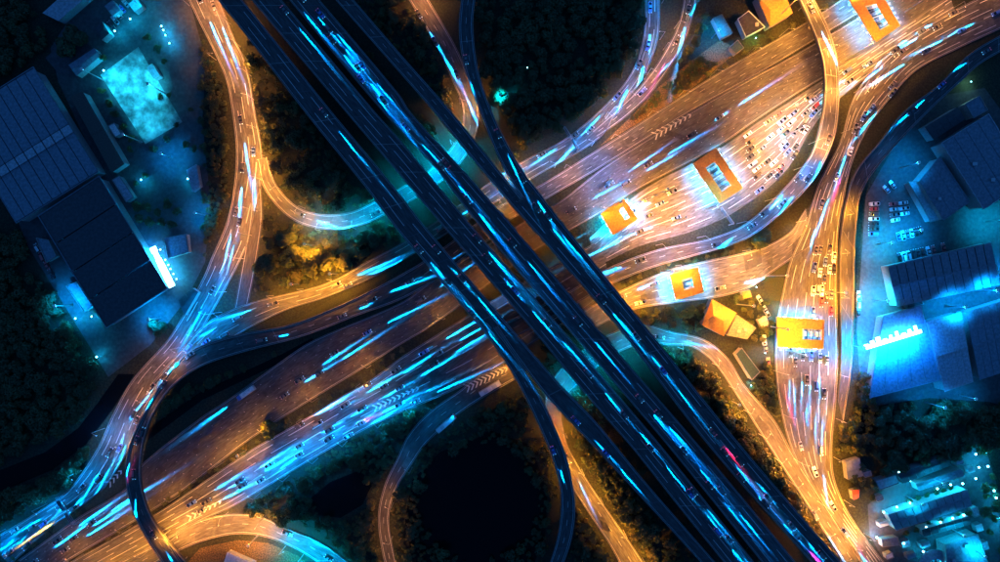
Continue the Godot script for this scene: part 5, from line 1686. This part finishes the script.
	# planted strips
	var strips := [["lower", 0, 0.10, 0.66, 30, "shrub on the strip between main and lower carriageways"], ["main", 0, 0.0, 0.10, 8, "shrub on the strip between western road and main carriageway"], ["small_toll", 0, 0.12, 0.8, 14, "shrub on the strip between flyover and side toll road"], ["upper", 0, 0.5, 0.95, 10, "shrub along the upper carriageway's outer kerb"]]
	for s in strips:
		var r: Dictionary = roads[s[0]]
		for k in s[4]:
			var i := clampi(int(lerpf(s[2], s[3], (k + rng.randf() * 0.6) / s[4]) * (r.n - 1)), 0, r.n - 1)
			var e: Vector2 = r.lp[i] if s[1] == 0 else r.rp[i]
			var f: Vector2 = r.rp[i] if s[1] == 0 else r.lp[i]
			var p := e + (e - f).normalized() * rng.randf_range(2.5, 6.0)
			tree(p.x, p.y, 8 + rng.randi() % 2, rng.randf_range(0.8, 1.3), "%s, %s from the left" % [s[5], ordinal(k)], "shrubs on the planted strips", -1, "shrub")
	# woods that read as one mass
	wood("forest", "dark wood between the slender ramp and the slip road", [[478, -10], [645, -10], [642, 40], [625, 72], [588, 105], [520, 150], [498, 110], [478, 60]], 330)
	wood("forest", "black forest filling the lower left", [[-15, 222], [18, 226], [70, 320], [104, 378], [92, 404], [74, 428], [-15, 470]], 360)
	wood("forest", "dark woodland in the upper left corner", [[-15, -15], [40, -15], [45, 30], [52, 55], [30, 62], [-15, 90]], 90)
	wood("forest", "scrubby wood below the canal", [[-15, 502], [60, 472], [100, 436], [94, 452], [64, 490], [-15, 530]], 90)
	wood("forest", "scrub between the hooked ramp and the drain", [[176, 392], [230, 372], [300, 346], [280, 352], [200, 390], [152, 424]], 70, [], 0.7)
	wood("forest", "dark field of scrub right of the eastern road", [[866, 404], [1010, 404], [1010, 440], [905, 465], [868, 460]], 170)
	wood("forest", "scrub under the viaducts and around the verges", [[500, 300], [560, 340], [620, 400], [700, 500], [760, 562], [700, 562], [600, 440], [520, 350]], 90, [], 0.7)
	wood("forest", "shaded scrub between western road and factory yard", [[204, 40], [222, 90], [228, 150], [226, 200], [212, 240], [204, 262], [206, 180], [200, 110]], 80, [], 0.6)
	var under := [["undergrowth between the western road and the leftmost viaduct", [[236, 40], [250, 40], [302, 112], [388, 222], [360, 208], [322, 216], [290, 196], [262, 150], [254, 110]], 260], ["undergrowth inside the left loop", [[258, 200], [300, 225], [392, 220], [398, 240], [330, 278], [270, 300], [256, 290]], 200],
		["undergrowth by the northern loop road", [[345, 0], [405, 0], [445, 75], [458, 118], [400, 60]], 160], ["undergrowth round the small pond", [[232, 516], [330, 452], [400, 415], [470, 388], [420, 430], [388, 470], [374, 510], [380, 562], [350, 562], [320, 530], [276, 514]], 420],
		["undergrowth round the large pond", [[392, 478], [420, 450], [500, 394], [522, 392], [548, 450], [560, 500], [545, 562], [394, 562]], 360], ["undergrowth under the thin straight ramp", [[562, 398], [604, 458], [694, 562], [650, 562], [604, 505], [572, 458]], 240],
		["undergrowth along the rightmost viaduct", [[652, 346], [692, 350], [718, 378], [768, 450], [845, 562], [830, 562], [742, 450]], 380], ["undergrowth beside the eastern road", [[840, 400], [854, 345], [874, 400], [864, 452], [836, 452]], 160], ["undergrowth on the wedge by the green office", [[740, 384], [768, 360], [784, 440], [792, 452]], 90],
		["undergrowth on the slip road's earth bank", [[630, 120], [660, 90], [700, 58], [724, 62], [690, 92], [640, 124]], 90], ["undergrowth by the peeling ramp", [[562, 500], [576, 484], [614, 548], [620, 562], [562, 562]], 90], ["undergrowth along the western road's outer bank", [[200, 40], [208, 42], [224, 90], [230, 150], [228, 200], [214, 244], [204, 262], [208, 180], [202, 110]], 160]]
	for u in under:
		var hole: Array = [342, 494, 32, 24] if "small pond" in u[0] else ([478, 500, 60, 58] if "large pond" in u[0] else [])
		wood("undergrowth", u[0], u[1], u[2], hole, 0.42, 0.5)
	var rest := Node3D.new()
	rest.name = "thicket"
	rest.set_meta("label", "smaller trees crowding between the larger ones on the verges")
	rest.set_meta("kind", "stuff")
	add_child(rest)
	for k in 4:
		var list: Array = []
		for j in thicket.size():
			if j % 4 == k:
				list.append(thicket[j])
		var mm := MultiMesh.new()
		mm.transform_format = MultiMesh.TRANSFORM_3D
		mm.mesh = crowns[k + 1][0]
		mm.instance_count = list.size()
		for j in list.size():
			mm.set_instance_transform(j, Transform3D(Basis.from_euler(Vector3(0, rng.randf() * TAU, 0)).scaled(Vector3.ONE * list[j][2]), P(list[j][0], list[j][1])))
		var o := MultiMeshInstance3D.new()
		o.multimesh = mm
		o.name = "foliage"
		o.material_override = M.leaf[k]
		rest.add_child(o, true)
	# car parks
	parked(893, 204, 895, 220, 4, 100, "the left column of the warehouse car park")
	parked(903, 203, 905, 219, 4, 100, "the middle column of the warehouse car park")
	parked(874, 204, 873, 234, 7, 92, "the column along the warehouse ramp")
	parked(880, 194, 892, 185, 3, 40, "the slanted bays at the top of the car park")
	parked(894, 238, 920, 231, 7, 14, "the row above the lane in the warehouse car park")
	parked(899, 258, 922, 252, 6, 14, "the left row against the gabled warehouse")
	parked(928, 251, 948, 246, 5, 14, "the right row against the gabled warehouse")
	parked(112, 26, 126, 4, 5, 40, "the top yard at upper left")
	parked(38, 248, 52, 274, 4, 30, "the yard left of the dark warehouse")
	parked(858, 296, 858, 312, 3, 0, "the kerb beside the warehouse ramp")
	parked(760, 300, 766, 312, 3, 30, "the nook beside the orange hipped house")
	parked(764, 340, 768, 362, 4, 5, "the nook left of the wide eastern canopy")
